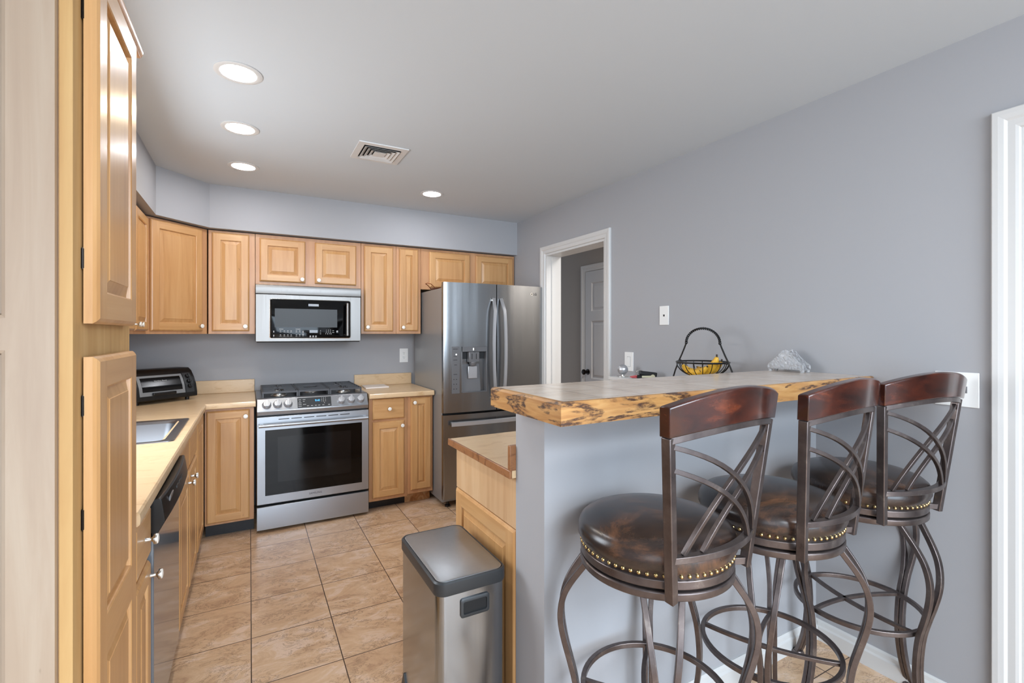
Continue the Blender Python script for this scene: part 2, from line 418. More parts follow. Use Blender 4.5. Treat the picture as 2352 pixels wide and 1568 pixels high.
# soffit above the wall cabinets with its diagonal corner
b = MB().prism([(XL, -0.2), (-0.52, -0.2), (-0.52, 3.73), (-0.25, 4.0), (XR, 4.0), (XR, YB), (XL, YB)], 2.13, ZC)
struct('wall_soffit', b, WALL, 'grey boxed soffit above the wall cabinets', 'soffit')
wn = struct('window_1', MB().box(XL - 0.10, XL + 0.012, 1.80, 1.865, 1.04, 2.08).box(XL - 0.10, XL + 0.012, 2.895, 2.94, 1.04, 2.08).box(XL - 0.10, XL + 0.012, 1.865, 2.895, 2.015, 2.08).box(XL - 0.10, XL + 0.02, 1.865, 2.895, 1.04, 1.105).box(XL - 0.08, XL - 0.05, 1.865, 2.895, 1.545, 1.575), WHITE, 'white framed window over the sink', 'window')
# bar half wall
b = MB().box(0.792, XR, 1.235, 1.413, 0, 1.141); struct('wall_bar', b, WALL, 'painted half wall carrying the raised bar top', 'half wall')
# hall beyond the doorway
HX = 3.14
b = MB().box(HX, HX + 0.1, 1.0, 5.4, 0, ZC).box(XR + WT, HX, 5.3, 5.4, 0, ZC).box(XR + WT, HX, 1.0, 1.1, 0, ZC)
struct('wall_hall', b, HALLWALL, 'dim taupe hall wall beyond the doorway', 'wall')
b = MB().box(3.1, 3.2, -1.4, 1.0, 0, ZC).box(XR + WT, 3.1, -1.5, -1.4, 0, ZC); struct('wall_side_room', b, WALL, 'wall of the room beyond the near doorway', 'wall')

CAS = [(0, 0), (0.004, 0.010), (0.012, 0.012), (0.030, 0.012), (0.038, 0.017), (0.052, 0.019), (0.066, 0.019), (0.070, 0.014), (0.070, 0)]
def casing(name, x, y0, y1, zt, width=0.068, label=None, sgn=-1, low=0.0):
    # moulded casing round an opening in a wall facing sgn*x; inner edge at y0/y1, top at zt
    k = width / 0.070
    b = MB(); vs = []
    path = [(y0, low, -1, 0), (y0, zt, -1, 1), (y1, zt, 1, 1), (y1, low, 1, 0)]
    n = len(CAS)
    for (yy, zz, dy, dz) in path:
        for (a, h) in CAS: vs.append((x + sgn * h, yy + dy * a * k, zz + dz * a * k))
    fs = [(i * n + j, i * n + (j + 1) % n, (i + 1) * n + (j + 1) % n, (i + 1) * n + j) for i in range(3) for j in range(n)]
    b.add(vs, fs)
    return struct(name, b, WHITE, label, 'door casing', smooth=0)
casing('trim_1', XR, 2.703, 3.498, 2.066, 0.066, 'white moulded casing around the hall doorway')
casing('trim_2', XR, -0.33, 0.575, 2.066, 0.072, 'white moulded casing at the near right doorway')
casing('trim_3', HX, 3.0, 4.076, 2.03, 0.070, 'pale casing of the panelled hall door')
for i, (ya, yb) in enumerate([(2.703, 3.498), (-0.33, 0.575)]):
    b = MB().box(XR - 0.001, XR + WT + 0.001, ya, ya + 0.016, 0, 2.05).box(XR - 0.001, XR + WT + 0.001, yb - 0.016, yb, 0, 2.05).box(XR - 0.001, XR + WT + 0.001, ya, yb, 2.05, 2.066)
    b.box(XR + 0.05, XR + 0.085, ya + 0.016, ya + 0.028, 0, 2.04).box(XR + 0.05, XR + 0.085, yb - 0.028, yb - 0.016, 0, 2.04)
    struct('trim_%d' % (4 + i), b, WHITE, ['white jamb lining the hall doorway', 'white jamb lining the near right doorway'][i], 'door jamb')
# hall door leaf
def panel_door(w_, h_, cells, th=0.035):
    b = MB(); b.box(0, w_, 0.012, th, 0, h_)
    xs = sorted(set([0, w_] + [c[0] for c in cells] + [c[1] for c in cells])); zs = sorted(set([0, h_] + [c[2] for c in cells] + [c[3] for c in cells]))
    for i in range(len(xs) - 1):
        for j in range(len(zs) - 1):
            cx, cz = (xs[i] + xs[i + 1]) / 2, (zs[j] + zs[j + 1]) / 2
            if any(c[0] < cx < c[1] and c[2] < cz < c[3] for c in cells): continue
            b.box(xs[i], xs[i + 1], 0, 0.0125, zs[j], zs[j + 1])
    for (x0, x1, z0, z1) in cells:
        loops = [(0.0, 0.0), (0.012, 0.010), (0.022, 0.010), (0.042, 0.003)]
        vs = []
        for (ins, dy) in loops: vs += [(x0 + ins, dy, z0 + ins), (x1 - ins, dy, z0 + ins), (x1 - ins, dy, z1 - ins), (x0 + ins, dy, z1 - ins)]
        fs = [(4 * i + k, 4 * i + (k + 1) % 4, 4 * i + 4 + (k + 1) % 4, 4 * i + 4 + k) for i in range(3) for k in range(4)] + [(12, 13, 14, 15)]
        b.add(vs, fs)
    return b
# local x -> world -y when facing -x : rotate by -90deg
hd = obj('door_1', panel_door(0.99, 2.02, [(0.10, 0.44, 1.60, 1.90), (0.10, 0.44, 0.90, 1.50), (0.10, 0.44, 0.2, 0.75), (0.55, 0.89, 1.60, 1.90), (0.55, 0.89, 0.90, 1.50), (0.55, 0.89, 0.2, 0.75)]), WHITE_DOOR, None, 0, 0)
hd.location = (HX - 0.012, 4.07, 0.008); hd.rotation_euler = (0, 0, -PI / 2); hd['kind'] = 'structure'; hd['label'] = 'grey-white six-panel door in the dim hall'; hd['category'] = 'door'
obj('door_knob', MB().lathe([(0.03, 0), (0.03, 0.006), (0.012, 0.008), (0.011, 0.03), (0.02, 0.036), (0.029, 0.05), (0.029, 0.062), (0.018, 0.072), (0, 0.074)], 20, 0, Matrix.Translation((0.045, 0, 0.965)) @ RX), BRONZEKNOB, hd)
# baseboards
BB = [(0, 0), (0.014, 0), (0.014, 0.060), (0.010, 0.068), (0.008, 0.082), (0.004, 0.090), (0, 0.090)]
def baseboard(name, p0, p1, nrm, label):
    vs = []
    for p in (p0, p1):
        for (a, h) in BB: vs.append((p[0] + nrm[0] * a, p[1] + nrm[1] * a, h))
    n = len(BB)
    fs = [(j, (j + 1) % n, n + (j + 1) % n, n + j) for j in range(n)] + [tuple(range(n)), tuple(range(2 * n - 1, n - 1, -1))]
    struct(name, MB().add(vs, fs), WHITE, label, 'baseboard')
baseboard('baseboard_right', (XR, 0.647), (XR, 1.235), (-1, 0), 'white baseboard along the right wall behind the stools')
baseboard('baseboard_bar', (0.792, 1.235), (XR - 0.014, 1.235), (0, -1), 'white baseboard along the bar half wall')
baseboard('baseboard_side', (XR, -2.6), (XR, -0.402), (-1, 0), 'white baseboard on the right wall near the photographer')

# ------------------------------------------------------------------ ceiling lights and vent
def ceiling_light(x, y, lens, label):
    r = thing('recessed_light', label, 'ceiling light', (x, y, ZC), 0, 'recessed lights in the kitchen ceiling')
    obj('trim_ring', MB().lathe([(0.088, -0.0005), (0.088, -0.003), (0.078, -0.006), (0.066, -0.004), (0.0655, -0.0005)], 48), WHITE, r)
    obj('lens', MB().lathe([(0.0655, -0.001), (0.0655, -0.0035), (0.03, -0.004), (0.0, -0.004)], 48), lens, r)
for (x, y, l, lb) in [(-0.04, 2.24, LENS, 'round recessed ceiling light nearest the pantry, the largest in view'),
                      (-0.043, 2.84, LENSW, 'round recessed ceiling light with a warmer tint, middle of the left row'),
                      (-0.035, 3.48, LENS, 'round recessed ceiling light farthest in the left row, near the soffit'),
                      (1.215, 3.475, LENS, 'round recessed ceiling light alone, in front of the refrigerator')]:
    ceiling_light(x, y, l, lb)
v = thing('ceiling_vent', 'square white louvred air vent in the ceiling', 'vent', (0.667, 2.835, ZC))
b = MB()
def sq_ring(b, r0, z0, r1, z1, M=None):
    vs = []
    for (r, z) in ((r0, z0), (r1, z1)): vs += [(-r, -r, z), (r, -r, z), (r, r, z), (-r, r, z)]
    b.add(vs, [(k, (k + 1) % 4, 4 + (k + 1) % 4, 4 + k) for k in range(4)])
sq_ring(b, 0.140, -0.001, 0.139, -0.007); sq_ring(b, 0.139, -0.007, 0.105, -0.008); sq_ring(b, 0.105, -0.008, 0.104, -0.001)
obj('vent_frame', b, WHITE, v, smooth=0)
obj('duct', MB().box(-0.104, 0.104, -0.104, 0.104, -0.0018, -0.001), BLACKMAT, v)
for i, r in enumerate((0.098, 0.076, 0.054)):
    b = MB(); sq_ring(b, r, -0.014, r - 0.017, -0.004); sq_ring(b, r - 0.017, -0.004, r - 0.0165, -0.0035); sq_ring(b, r - 0.0165, -0.0035, r + 0.001, -0.0135); sq_ring(b, r + 0.001, -0.0135, r, -0.014)
    obj('louver', b, WHITE, v, smooth=0)
obj('louver', MB().box(-0.033, 0.033, -0.033, 0.033, -0.012, -0.009), WHITE, v)

# ------------------------------------------------------------------ cabinets
def raised_front(w_, h_, fr=0.052, th=0.019, flat=False, mid=None):
    """Raised-panel door, front facing -y, lower left corner at x=0, z=0, back at y=0."""
    b = MB()
    F = -th
    def ring(bx, i0, y0, i1, y1, mi=0):
        x0, x1, z0, z1 = bx
        vs = []
        for (i_, y) in ((i0, y0), (i1, y1)): vs += [(x0 + i_, y, z0 + i_), (x1 - i_, y, z0 + i_), (x1 - i_, y, z1 - i_), (x0 + i_, y, z1 - i_)]
        b.add(vs, [(k, (k + 1) % 4, 4 + (k + 1) % 4, 4 + k) for k in range(4)], mi)
    A_ = (0, w_, 0, h_)
    b.add([(0, 0, 0), (w_, 0, 0), (w_, 0, h_), (0, 0, h_)], [(3, 2, 1, 0)])
    ring(A_, 0, 0, 0, F + 0.009); ring(A_, 0, F + 0.009, 0.004, F + 0.004); ring(A_, 0.004, F + 0.004, 0.010, F)
    o = 0.010
    q = lambda x0, x1, z0, z1, mi: b.add([(x0, F, z0), (x1, F, z0), (x1, F, z1), (x0, F, z1)], [(0, 1, 2, 3)], mi)
    if flat or w_ < 2 * fr + 0.03 or h_ < 2 * fr + 0.03:
        q(o, w_ - o, o, h_ - o, 1 if w_ > h_ else 0)
        return b
    q(o, fr, o, h_ - o, 0); q(w_ - fr, w_ - o, o, h_ - o, 0); q(fr, w_ - fr, o, fr, 1); q(fr, w_ - fr, h_ - fr, h_ - o, 1)
    cells = [(fr, w_ - fr, fr, h_ - fr)]
    if mid: q(fr, w_ - fr, mid[0], mid[1], 1); cells = [(fr, w_ - fr, fr, mid[0]), (fr, w_ - fr, mid[1], h_ - fr)]
    for c_ in cells:
        bv = min(0.021, (w_ - 2 * fr) * 0.19)
        ring(c_, 0, F, 0.003, F + 0.002); ring(c_, 0.003, F + 0.002, 0.0045, F + 0.010); ring(c_, 0.0045, F + 0.010, 0.0075, F + 0.010)
        ring(c_, 0.0075, F + 0.010, 0.0075 + bv, F + 0.003); ring(c_, 0.0075 + bv, F + 0.003, 0.0088 + bv, F + 0.0015)
        g = 0.0088 + bv
        q2 = (c_[0] + g, c_[1] - g, c_[2] + g, c_[3] - g)
        b.add([(q2[0], F + 0.0015, q2[2]), (q2[1], F + 0.0015, q2[2]), (q2[1], F + 0.0015, q2[3]), (q2[0], F + 0.0015, q2[3])], [(0, 1, 2, 3)], 0)
    return b
def knob_mesh():
    return MB().lathe([(0.007, 0), (0.0055, 0.003), (0.0045, 0.014), (0.009, 0.019), (0.0145, 0.021), (0.0155, 0.026), (0.0145, 0.0285)], 20, 0, RX) \
               .lathe([(0.0143, 0.0286), (0.0125, 0.031), (0.006, 0.0325), (0, 0.0327)], 20, 1, RX)
KN = None
def add_knob(parent, x, z, y=-0.019):
    global KN
    if KN is None:
        KN = obj('knob', knob_mesh(), [CHROME, KNOBW], parent); k = KN
    else:
        k = KN.copy(); C.objects.link(k); k.parent = parent
    k.location = (x, y, z); return k
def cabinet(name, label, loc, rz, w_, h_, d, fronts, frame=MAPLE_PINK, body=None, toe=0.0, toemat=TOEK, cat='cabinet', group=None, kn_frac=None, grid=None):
    r = thing(name, label, cat, loc, rz, group)
    if body is None: body = MB().box(0, w_, 0.019, d, toe, h_)
    obj('carcass', body, MAPLE, r)
    # face frame with openings hidden behind the fronts
    b = MB()
    st = 0.028
    xs = sorted(set([0.0, w_] + [f['x0'] + 0.012 for f in fronts] + [f['x1'] - 0.012 for f in fronts]))
    b.box(0, w_, 0.0, 0.019, toe, h_)
    obj('face_frame', b, frame, r, 0.0008)
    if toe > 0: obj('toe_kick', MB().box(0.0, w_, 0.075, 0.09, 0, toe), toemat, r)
    for f in fronts:
        nm = f.get('kind', 'door')
        dr = obj(nm, raised_front(f['x1'] - f['x0'], f['z1'] - f['z0'], flat=(nm != 'door')), [MAPLE, MAPLE_H], r, 0, 20)
        dr.location = (f['x0'], 0.0, f['z0'])
        if f.get('knob'): add_knob(dr, f['knob'][0] - f['x0'], f['knob'][1] - f['z0'])
    return r
def D(x0, x1, z0, z1, knob=None, kind='door'): return dict(x0=x0, x1=x1, z0=z0, z1=z1, knob=knob, kind=kind)

YC, ZU = 4.05, 1.375
UH = 2.13 - ZU
cabinet('wall_cabinet', 'maple wall cabinet with one tall door, between corner cabinet and microwave', (-0.26, YC, ZU), 0, 0.295, UH - 0.008, YB - YC,
        [D(0.022, 0.258, 0.02, 0.732, (0.232, 0.055))], group='maple wall cabinets')
cabinet('wall_cabinet', 'short maple wall cabinet with two doors directly above the microwave', (0.038, YC, 1.747), 0, 0.765, 0.375, YB - YC,
        [D(0.027, 0.343, 0.022, 0.347, (0.318, 0.048)), D(0.412, 0.727, 0.022, 0.347, (0.438, 0.048))], group='maple wall cabinets')
cabinet('wall_cabinet', 'maple wall cabinet with one tall door just right of the microwave', (0.806, YC, ZU), 0, 0.288, UH - 0.008, YB - YC,
        [D(0.022, 0.262, 0.02, 0.73, (0.046, 0.055))], group='maple wall cabinets')
cabinet('wall_cabinet', 'narrowest maple wall cabinet, beside the refrigerator', (1.096, YC, ZU), 0, 0.216, UH - 0.008, YB - YC,
        [D(0.026, 0.192, 0.024, 0.73, (0.052, 0.055))], group='maple wall cabinets')
cabinet('wall_cabinet', 'short maple wall cabinet with two doors above the refrigerator', (1.314, YC, 1.765), 0, 0.936, 0.357, YB - YC,
        [D(0.075, 0.465, 0.02, 0.335), D(0.525, 0.915, 0.02, 0.335)], group='maple wall cabinets')
# diagonal corner cabinet: front from A to B
A = Vector((-0.575, 3.75)); Bp = Vector((-0.268, 4.05)); L = (Bp - A).length; ang = math.atan2(Bp.y - A.y, Bp.x - A.x)
R2 = Matrix.Rotation(-ang, 2)
def toloc(x, y):
    p = R2 @ (Vector((x, y)) - A); return (p.x, p.y)
poly = [toloc(*p) for p in [(-0.562, 3.764), (-0.281, 4.037), (-0.262, 4.058), (-0.262, YB - 0.001), (XL + 0.001, YB - 0.001), (XL + 0.001, 3.742), (-0.585, 3.742)]]
poly = [toloc(*p) for p in [(A.x - 0.012, A.y + 0.016), (Bp.x - 0.016, Bp.y + 0.012), (-0.264, YB - 0.001), (XL + 0.001, YB - 0.001), (XL + 0.001, 3.75)]]
cabinet('corner_wall_cabinet', 'diagonal maple corner wall cabinet with one wide door', (A.x, A.y, ZU), ang, L, UH - 0.008, 0.3,
        [D(0.022, L - 0.045, 0.02, 0.735, (L - 0.075, 0.055))], body=MB().prism(poly, 0, UH - 0.008), group='maple wall cabinets')
cabinet('wall_cabinet', 'maple wall cabinet on the left wall, mostly hidden behind the pantry', (-0.575, 2.95, ZU), PI / 2, 0.797, UH - 0.008, -0.575 - XL - 0.001,
        [D(0.03, 0.385, 0.02, 0.73, (0.36, 0.055)), D(0.41, 0.775, 0.02, 0.73, (0.437, 0.055))], group='maple wall cabinets')

# base cabinets
YBC = 3.76
BH = 0.876
cabinet('base_cabinet', 'maple base cabinet with one tall door, left of the range', (-0.262, YBC, 0), 0, 0.288, BH, YB - YBC,
        [D(0.010, 0.262, 0.110, 0.858, (0.238, 0.815))], toe=0.095, group='maple base cabinets')
cabinet('base_cabinet', 'maple base cabinet with drawer above door, right of the range', (0.806, YBC, 0), 0, 0.300, BH, YB - YBC,
        [D(0.026, 0.276, 0.708, 0.868, (0.151, 0.790), 'drawer'), D(0.026, 0.276, 0.100, 0.690, (0.252, 0.652))], toe=0.075, group='maple base cabinets')
cabinet('base_cabinet', 'narrow maple base cabinet with full-height door beside the refrigerator', (1.108, YBC, 0), 0, 0.212, BH, YB - YBC,
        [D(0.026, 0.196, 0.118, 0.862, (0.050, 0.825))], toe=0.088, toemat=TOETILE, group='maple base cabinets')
XF = -0.280
cabinet('base_cabinet', 'narrow maple drawer and door cabinet between pantry and dishwasher', (XF, 1.560, 0), PI / 2, 0.246, BH, XF - XL,
        [D(0.015, 0.234, 0.715, 0.862, (0.135, 0.79), 'drawer'), D(0.015, 0.234, 0.105, 0.695, (0.212, 0.655))], toe=0.095, group='maple base cabinets')
cabinet('sink_cabinet', 'maple sink base cabinet with two doors beyond the dishwasher', (XF, 2.425, 0), PI / 2, 1.33, BH, XF - XL,
        [D(0.03, 0.40, 0.715, 0.862, None, 'false_front'), D(0.435, 0.80, 0.715, 0.862, None, 'false_front'),
         D(0.03, 0.40, 0.105, 0.695, (0.352, 0.655)), D(0.435, 0.80, 0.105, 0.695, (0.483, 0.655)), D(0.87, 1.25, 0.105, 0.862)], toe=0.095,
        body=MB().box(0, 1.33, 0.019, 0.60, 0.095, 0.11).box(0, 0.018, 0.019, 0.60, 0.11, BH).box(0.84, 0.858, 0.019, 0.60, 0.11, BH).box(1.312, 1.33, 0.019, 0.60, 0.11, BH).box(0.018, 1.312, 0.592, 0.60, 0.11, BH), group='maple base cabinets')

# pantry (faces +x), local x = world y, local y = -world x
XP = -0.272
PZ = 2.115
pn = thing('pantry_cabinet', 'tall maple pantry cabinet at the left edge of the photo', 'cabinet', (XP, 1.105, 0), PI / 2)
PW = 0.45
obj('carcass', MB().box(0.004, PW, 0.019, XP - XL - 0.002, 0.0, PZ), MAPLE, pn)
obj('face_frame', MB().box(0, PW, 0, 0.0185, 0, PZ), [MAPLE_PLY], pn, 0.0008)
for z0, z1, kz in ((0.10, 1.336, 1.24), (1.398, 2.098, 1.49)):
    d_ = obj('door', raised_front(0.345, z1 - z0, fr=0.060, th=0.022, mid=(0.645, 0.725) if z0 < 1 else None), [MAPLE, MAPLE_H], pn, 0, 20); d_.location = (0.046, -0.0035, z0)
    hs = [0.12, z1 - z0 - 0.12] if z0 > 1 else [0.25, z1 - z0 - 0.30, z1 - z0 - 0.09]
    for hz in hs: obj('hinge', MB().box(-0.0012, 0.001, -0.0010, 0.0033, hz - 0.018, hz + 0.018).tube([(-0.0008, 0.0012, hz - 0.020), (-0.0008, 0.0012, hz + 0.020)], 0.0013), BRONZEKNOB, d_)
# decorative end panels facing the photographer (local -x side); stile and raised panels
def side_panel(zs, depth):
    b = MB(); X = 0.004
    y0, y1 = 0.020, depth
    b.box(X - 0.018, X, y0, y0 + 0.061, 0, PZ); b.box(X - 0.018, X, y1 - 0.07, y1, 0, PZ)
    edges = [0] + [z for p in zs for z in p] + [PZ]
    for i in range(0, len(edges), 2): b.box(X - 0.018, X, y0 + 0.061, y1 - 0.07, edges[i], edges[i + 1], 1)
    for (z0, z1) in zs:
        ya, yb = y0 + 0.061, y1 - 0.07
        L_ = [(0, -0.018), (0.005, -0.016), (0.008, -0.006), (0.014, -0.006), (0.050, -0.013)]
        vs = []
        for (i_, dx) in L_: vs += [(X + dx, ya + i_, z0 + i_), (X + dx, yb - i_, z0 + i_), (X + dx, yb - i_, z1 - i_), (X + dx, ya + i_, z1 - i_)]
        fs = [(4 * i + k, 4 * i + (k + 1) % 4, 4 * i + 4 + (k + 1) % 4, 4 * i + 4 + k) for i in range(len(L_) - 1) for k in range(4)]
        b.add(vs, fs + [tuple(range(len(vs) - 4, len(vs)))])
    return b
obj('end_panel', side_panel([(0.16, 1.352), (1.405, 2.05)], XP - XL - 0.004), [MAPLE_END_GLARE, MAPLE_END_GLARE], pn, 0, 20)['label'] = 'raised-panel end of the pantry, its wood paled as by daylight glare'
CR = [(0, 0), (-0.030, 0.0), (-0.038, 0.008), (-0.040, 0.016), (-0.036, 0.024), (-0.028, 0.030), (0, 0.030)]
b = MB().extr_x([(y * 0.65, z + PZ - 0.012) for (y, z) in CR], 0.0, PW + 0.02)
obj('crown_moulding', b, MAPLE_PINK, pn, 0.002)

# ------------------------------------------------------------------ countertops
ZT = 0.914
sx0, sx1, sy0, sy1 = -0.80, -0.335, 2.54, 3.10       # sink cut-out
b = MB()
yA = 1.558; xe = -0.262; ye = 3.722
b.box(XL, sx0, yA, YB, 0.876, ZT).box(sx1, xe, yA, ye, 0.876, ZT).box(sx0, sx1, yA, sy0, 0.876, ZT).box(sx0, sx1, sy1, YB, 0.876, ZT)
b.box(sx1, 0.036, ye, YB, 0.876, ZT)
nose = [(0, -0.038), (0.006, -0.038), (0.011, -0.034), (0.0125, -0.019), (0.011, -0.006), (0.006, -0.001), (0, 0)]
b.sweep([(xe, yA, ZT), (xe, ye, ZT), (0.036, ye, ZT)], nose)
ct = obj('countertop', b, LAM, None, 0, 30); tag(ct, 'L-shaped beige laminate countertop with the sink in it', 'countertop')
obj('backsplash', MB().box(XL, 0.034, YB - 0.02, YB, ZT, ZT + 0.10).box(XL, XL + 0.02, yA, YB - 0.02, ZT, ZT + 0.10), LAM, ct, 0.003)
b = MB().box(0.803, 1.318, ye, YB, 0.876, ZT).sweep([(0.803, ye, ZT), (1.318, ye, ZT)], nose)
ct2 = obj('countertop', b, LAM, None, 0, 30); tag(ct2, 'short beige laminate countertop between range and refrigerator', 'countertop')
obj('backsplash', MB().box(0.806, 1.318, YB - 0.02, YB, ZT, ZT + 0.10), LAM, ct2, 0.003)
# peninsula counter behind the bar
b = MB().box(0.778, XR - 0.001, 1.414, 1.985, 0.888, ZT); ct3 = obj('countertop', b, LAM, None, 0.002); tag(ct3, 'low beige laminate countertop behind the bar half wall', 'countertop')
obj('edge_band', MB().box(0.768, 0.7775, 1.414, 1.987, 0.887, ZT + 0.001), LAM_EDGE, ct3, 0.002)['label'] = 'chipped brown end edge'
obj('backsplash', MB().box(0.770, XR - 0.01, 1.4135, 1.432, ZT, ZT + 0.085), LAM_EDGE, ct3, 0.002)
# peninsula cabinet, end panel facing -x
pc = thing('peninsula_cabinet', 'maple peninsula base cabinet with raised end panel behind the trash can', 'cabinet', (0.806, 1.414, 0))
obj('carcass', MB().box(0.0, XR - 0.806 - 0.002, 0.0, 0.535, 0.0, 0.8875), MAPLE_PEN, pc, 0.001)
ep = obj('end_panel', raised_front(0.53, 0.695, fr=0.062, th=0.019), [MAPLE, MAPLE_H], pc, 0, 20)
ep.location = (0.0, 0.533, 0.012); ep.rotation_euler = (0, 0, -PI / 2)
obj('filler_panel', MB().box(-0.012, 0, 0.0, 0.534, 0.711, 0.8865), MAPLE_PEN, pc, 0.001)['label'] = 'smooth pale upper end panel'
# corner post strip beside half wall
# white ledge cabinet beside the doorway
lc = thing('ledge_cabinet', 'white-topped narrow ledge between hall doorway and bar', 'ledge', (2.045, 1.99, 0))
obj('carcass', MB().box(0.012, XR - 2.045 - 0.001, 0, 0.42, 0, 1.078), WHITE, lc)
obj('ledge_top', MB().box(0.0, XR - 2.045 - 0.001, 0, 0.43, 1.078, 1.100), WHITE, lc, 0.003)

# ------------------------------------------------------------------ raised bar top
bt = thing('bar_counter', 'raised bar top tiled in beige with a thick spalted wood edge', 'bar top', (0.695, 1.005, 1.141))
SX, SY = XR - 0.001 - 0.695, 0.404
obj('tile_surface', MB().box(0.020, SX, 0.014, SY, 0.0, 0.0612), BTILE, bt)
b = MB()
prof = [(0, 0.0), (0.0, 0.055), (0.004, 0.061), (0.011, 0.0625), (0.013, 0.0605), (0.0145, 0.0)]
# front strip, left strip, back strip as one mitred moulding
n = len(prof)
pth = [(SX, 0, 0, 1), (0, 0, 1, 1), (0, SY, 1, 0)]
vs = []
for (x, y, ix, iy) in pth:
    for (a, h) in prof: vs.append((x + ix * a * 1.4, y + iy * a, h))
fs = [(i * n + j, i * n + (j + 1) % n, (i + 1) * n + (j + 1) % n, (i + 1) * n + j) for i in range(2) for j in range(n)] + [tuple(range(n)), tuple(range(3 * n - 1, 2 * n - 1, -1))]
b.add(vs, fs)
obj('wood_edge', b, SLAB, bt, 0, 30)['label'] = 'golden wood edge with dark spalted grain'

# ------------------------------------------------------------------ sink
sk = thing('sink', 'stainless steel drop-in sink in the left countertop', 'sink', (-0.5675, 2.82, ZT))
b = MB()
def rrect(hx, hy, r, z, n=5, cx=0, cy=0):
    out = []
    for (sx, sy, a0) in ((1, 1, 0), (-1, 1, 90), (-1, -1, 180), (1, -1, 270)):
        for i in range(n + 1):
            a = math.radians(a0 + 90 * i / n); out.append((cx + sx * (hx - r) + r * math.cos(a), cy + sy * (hy - r) + r * math.sin(a), z))
    return out
def loft(b, loops, mi=0, cap=True, M=None):
    k = len(loops[0]); vs = [p for l in loops for p in l]
    fs = [(i * k + j, i * k + (j + 1) % k, (i + 1) * k + (j + 1) % k, (i + 1) * k + j) for i in range(len(loops) - 1) for j in range(k)]
    if cap: fs.append(tuple(range(len(vs) - k, len(vs))))
    b.add(vs, fs, mi, M)
loft(b, [rrect(0.280, 0.318, 0.025, 0.0005), rrect(0.279, 0.317, 0.025, 0.004), rrect(0.262, 0.30, 0.03, 0.005), rrect(0.258, 0.296, 0.03, 0.003), rrect(0.243, 0.281, 0.04, 0.002)], cap=False)
loft(b, [rrect(0.243, 0.281, 0.04, 0.002), rrect(0.228, 0.266, 0.05, -0.01), rrect(0.215, 0.253, 0.05, -0.13), rrect(0.19, 0.228, 0.05, -0.165)])
obj('basin', b, SINKM, sk)
obj('drain', MB().lathe([(0.045, -0.164), (0.045, -0.161), (0.03, -0.162), (0.0, -0.163)], 24), CHROME, sk)
fa = obj('faucet', MB().lathe([(0.028, 0.005), (0.028, 0.02), (0.016, 0.03), (0.016, 0.10)], 20, 0, Matrix.Translation((-0.25, 0, 0))).tube([(-0.25, 0, 0.09), (-0.25, 0, 0.24), (-0.22, 0, 0.29), (-0.16, 0, 0.31), (-0.10, 0, 0.29), (-0.07, 0, 0.24)], 0.011, 10), CHROME, sk)

# ------------------------------------------------------------------ dishwasher (local x = world y, front local -y)
dw = thing('dishwasher', 'dishwasher with black control panel and steel door', 'dishwasher', (-0.262, 1.812, 0), PI / 2)
obj('body', MB().box(0.003, 0.597, 0.02, 0.58, 0.02, 0.868), DARKGREY, dw)
obj('door_panel', MB().box(0.0, 0.600, -0.004, 0.02, 0.115, 0.772), mat('dishwasher_finish', (104, 108, 113), 0.14, 0.0, 0.6, coat=0.3, coat_rough=0.05), dw, 0.004)
obj('toe_kick', MB().box(0.01, 0.59, 0.03, 0.04, 0.0, 0.112), BLACKMAT, dw)
b = MB(); NP = 12
for i in range(NP):
    pass
def dwprof(x):      # gentle bow of the control panel
    k = 0.010 * (1 - ((x - 0.30) / 0.30) ** 2)
    return [(0.020, 0.866), (-0.018 - k, 0.872), (-0.024 - k, 0.868), (-0.034 - k, 0.80), (-0.008 - k * 0.3, 0.752), (0.020, 0.752)]
vs = []; fs = []
for i in range(NP + 1):
    x = 0.600 * i / NP
    for (y, z) in dwprof(x): vs.append((x, y, z))
for i in range(NP):
    for j in range(6): fs.append((i * 6 + j, i * 6 + (j + 1) % 6, (i + 1) * 6 + (j + 1) % 6, (i + 1) * 6 + j))
fs += [tuple(range(6)), tuple(range(NP * 6 + 5, NP * 6 - 1, -1))]
obj('control_panel', MB().add(vs, fs), BLACKPL, dw, 0.002, 25)
M = Matrix.Translation((0.12, -0.0345, 0.843)) @ Matrix.Rotation(math.radians(8), 4, 'X')
obj('badge', MB().box(-0.035, 0.035, -0.0015, 0.002, -0.008, 0.008, 0, M), MIDGREY, dw)
for xx in (0.24, 0.30, 0.36): obj('button', MB().box(xx - 0.02, xx + 0.02, -0.0395, -0.035, 0.838, 0.846), DARKGREY, dw)

# ------------------------------------------------------------------ range
rg = thing('range', 'stainless slide-in gas range with black oven window', 'range', (0.042, 3.722, 0))
RW = 0.752
obj('body', MB().box(0.0, RW, 0.035, 0.63, 0.02, 0.905), DARKGREY, rg, 0.002)
obj('cooktop', MB().box(-0.002, RW + 0.002, 0.045, 0.635, 0.905, 0.922), STEEL_H, rg, 0.004)
obj('burner_tray', MB().box(0.035, RW - 0.035, 0.075, 0.60, 0.9221, 0.9235), BLACKPL, rg)
pf = [(0.045, 0.808), (0.0, 0.808), (-0.008, 0.838), (0.038, 0.920), (0.060, 0.923), (0.075, 0.915), (0.075, 0.808)]
obj('control_panel', MB().extr_x(pf, 0.0, RW), STEEL_H, rg, 0.004)
up = Vector((0, 0.046, 0.082)).normalized(); nr = Vector((0, -0.082, 0.046)).normalized()
def on_panel(x, s_):      # matrix with local x right, local y up the slope, local z outwards
    o = Vector((x, -0.008, 0.838)) + up * s_
    return Matrix(((1, up.x, nr.x, o.x), (0, up.y, nr.y, o.y), (0, up.z, nr.z, o.z), (0, 0, 0, 1)))
kb = None
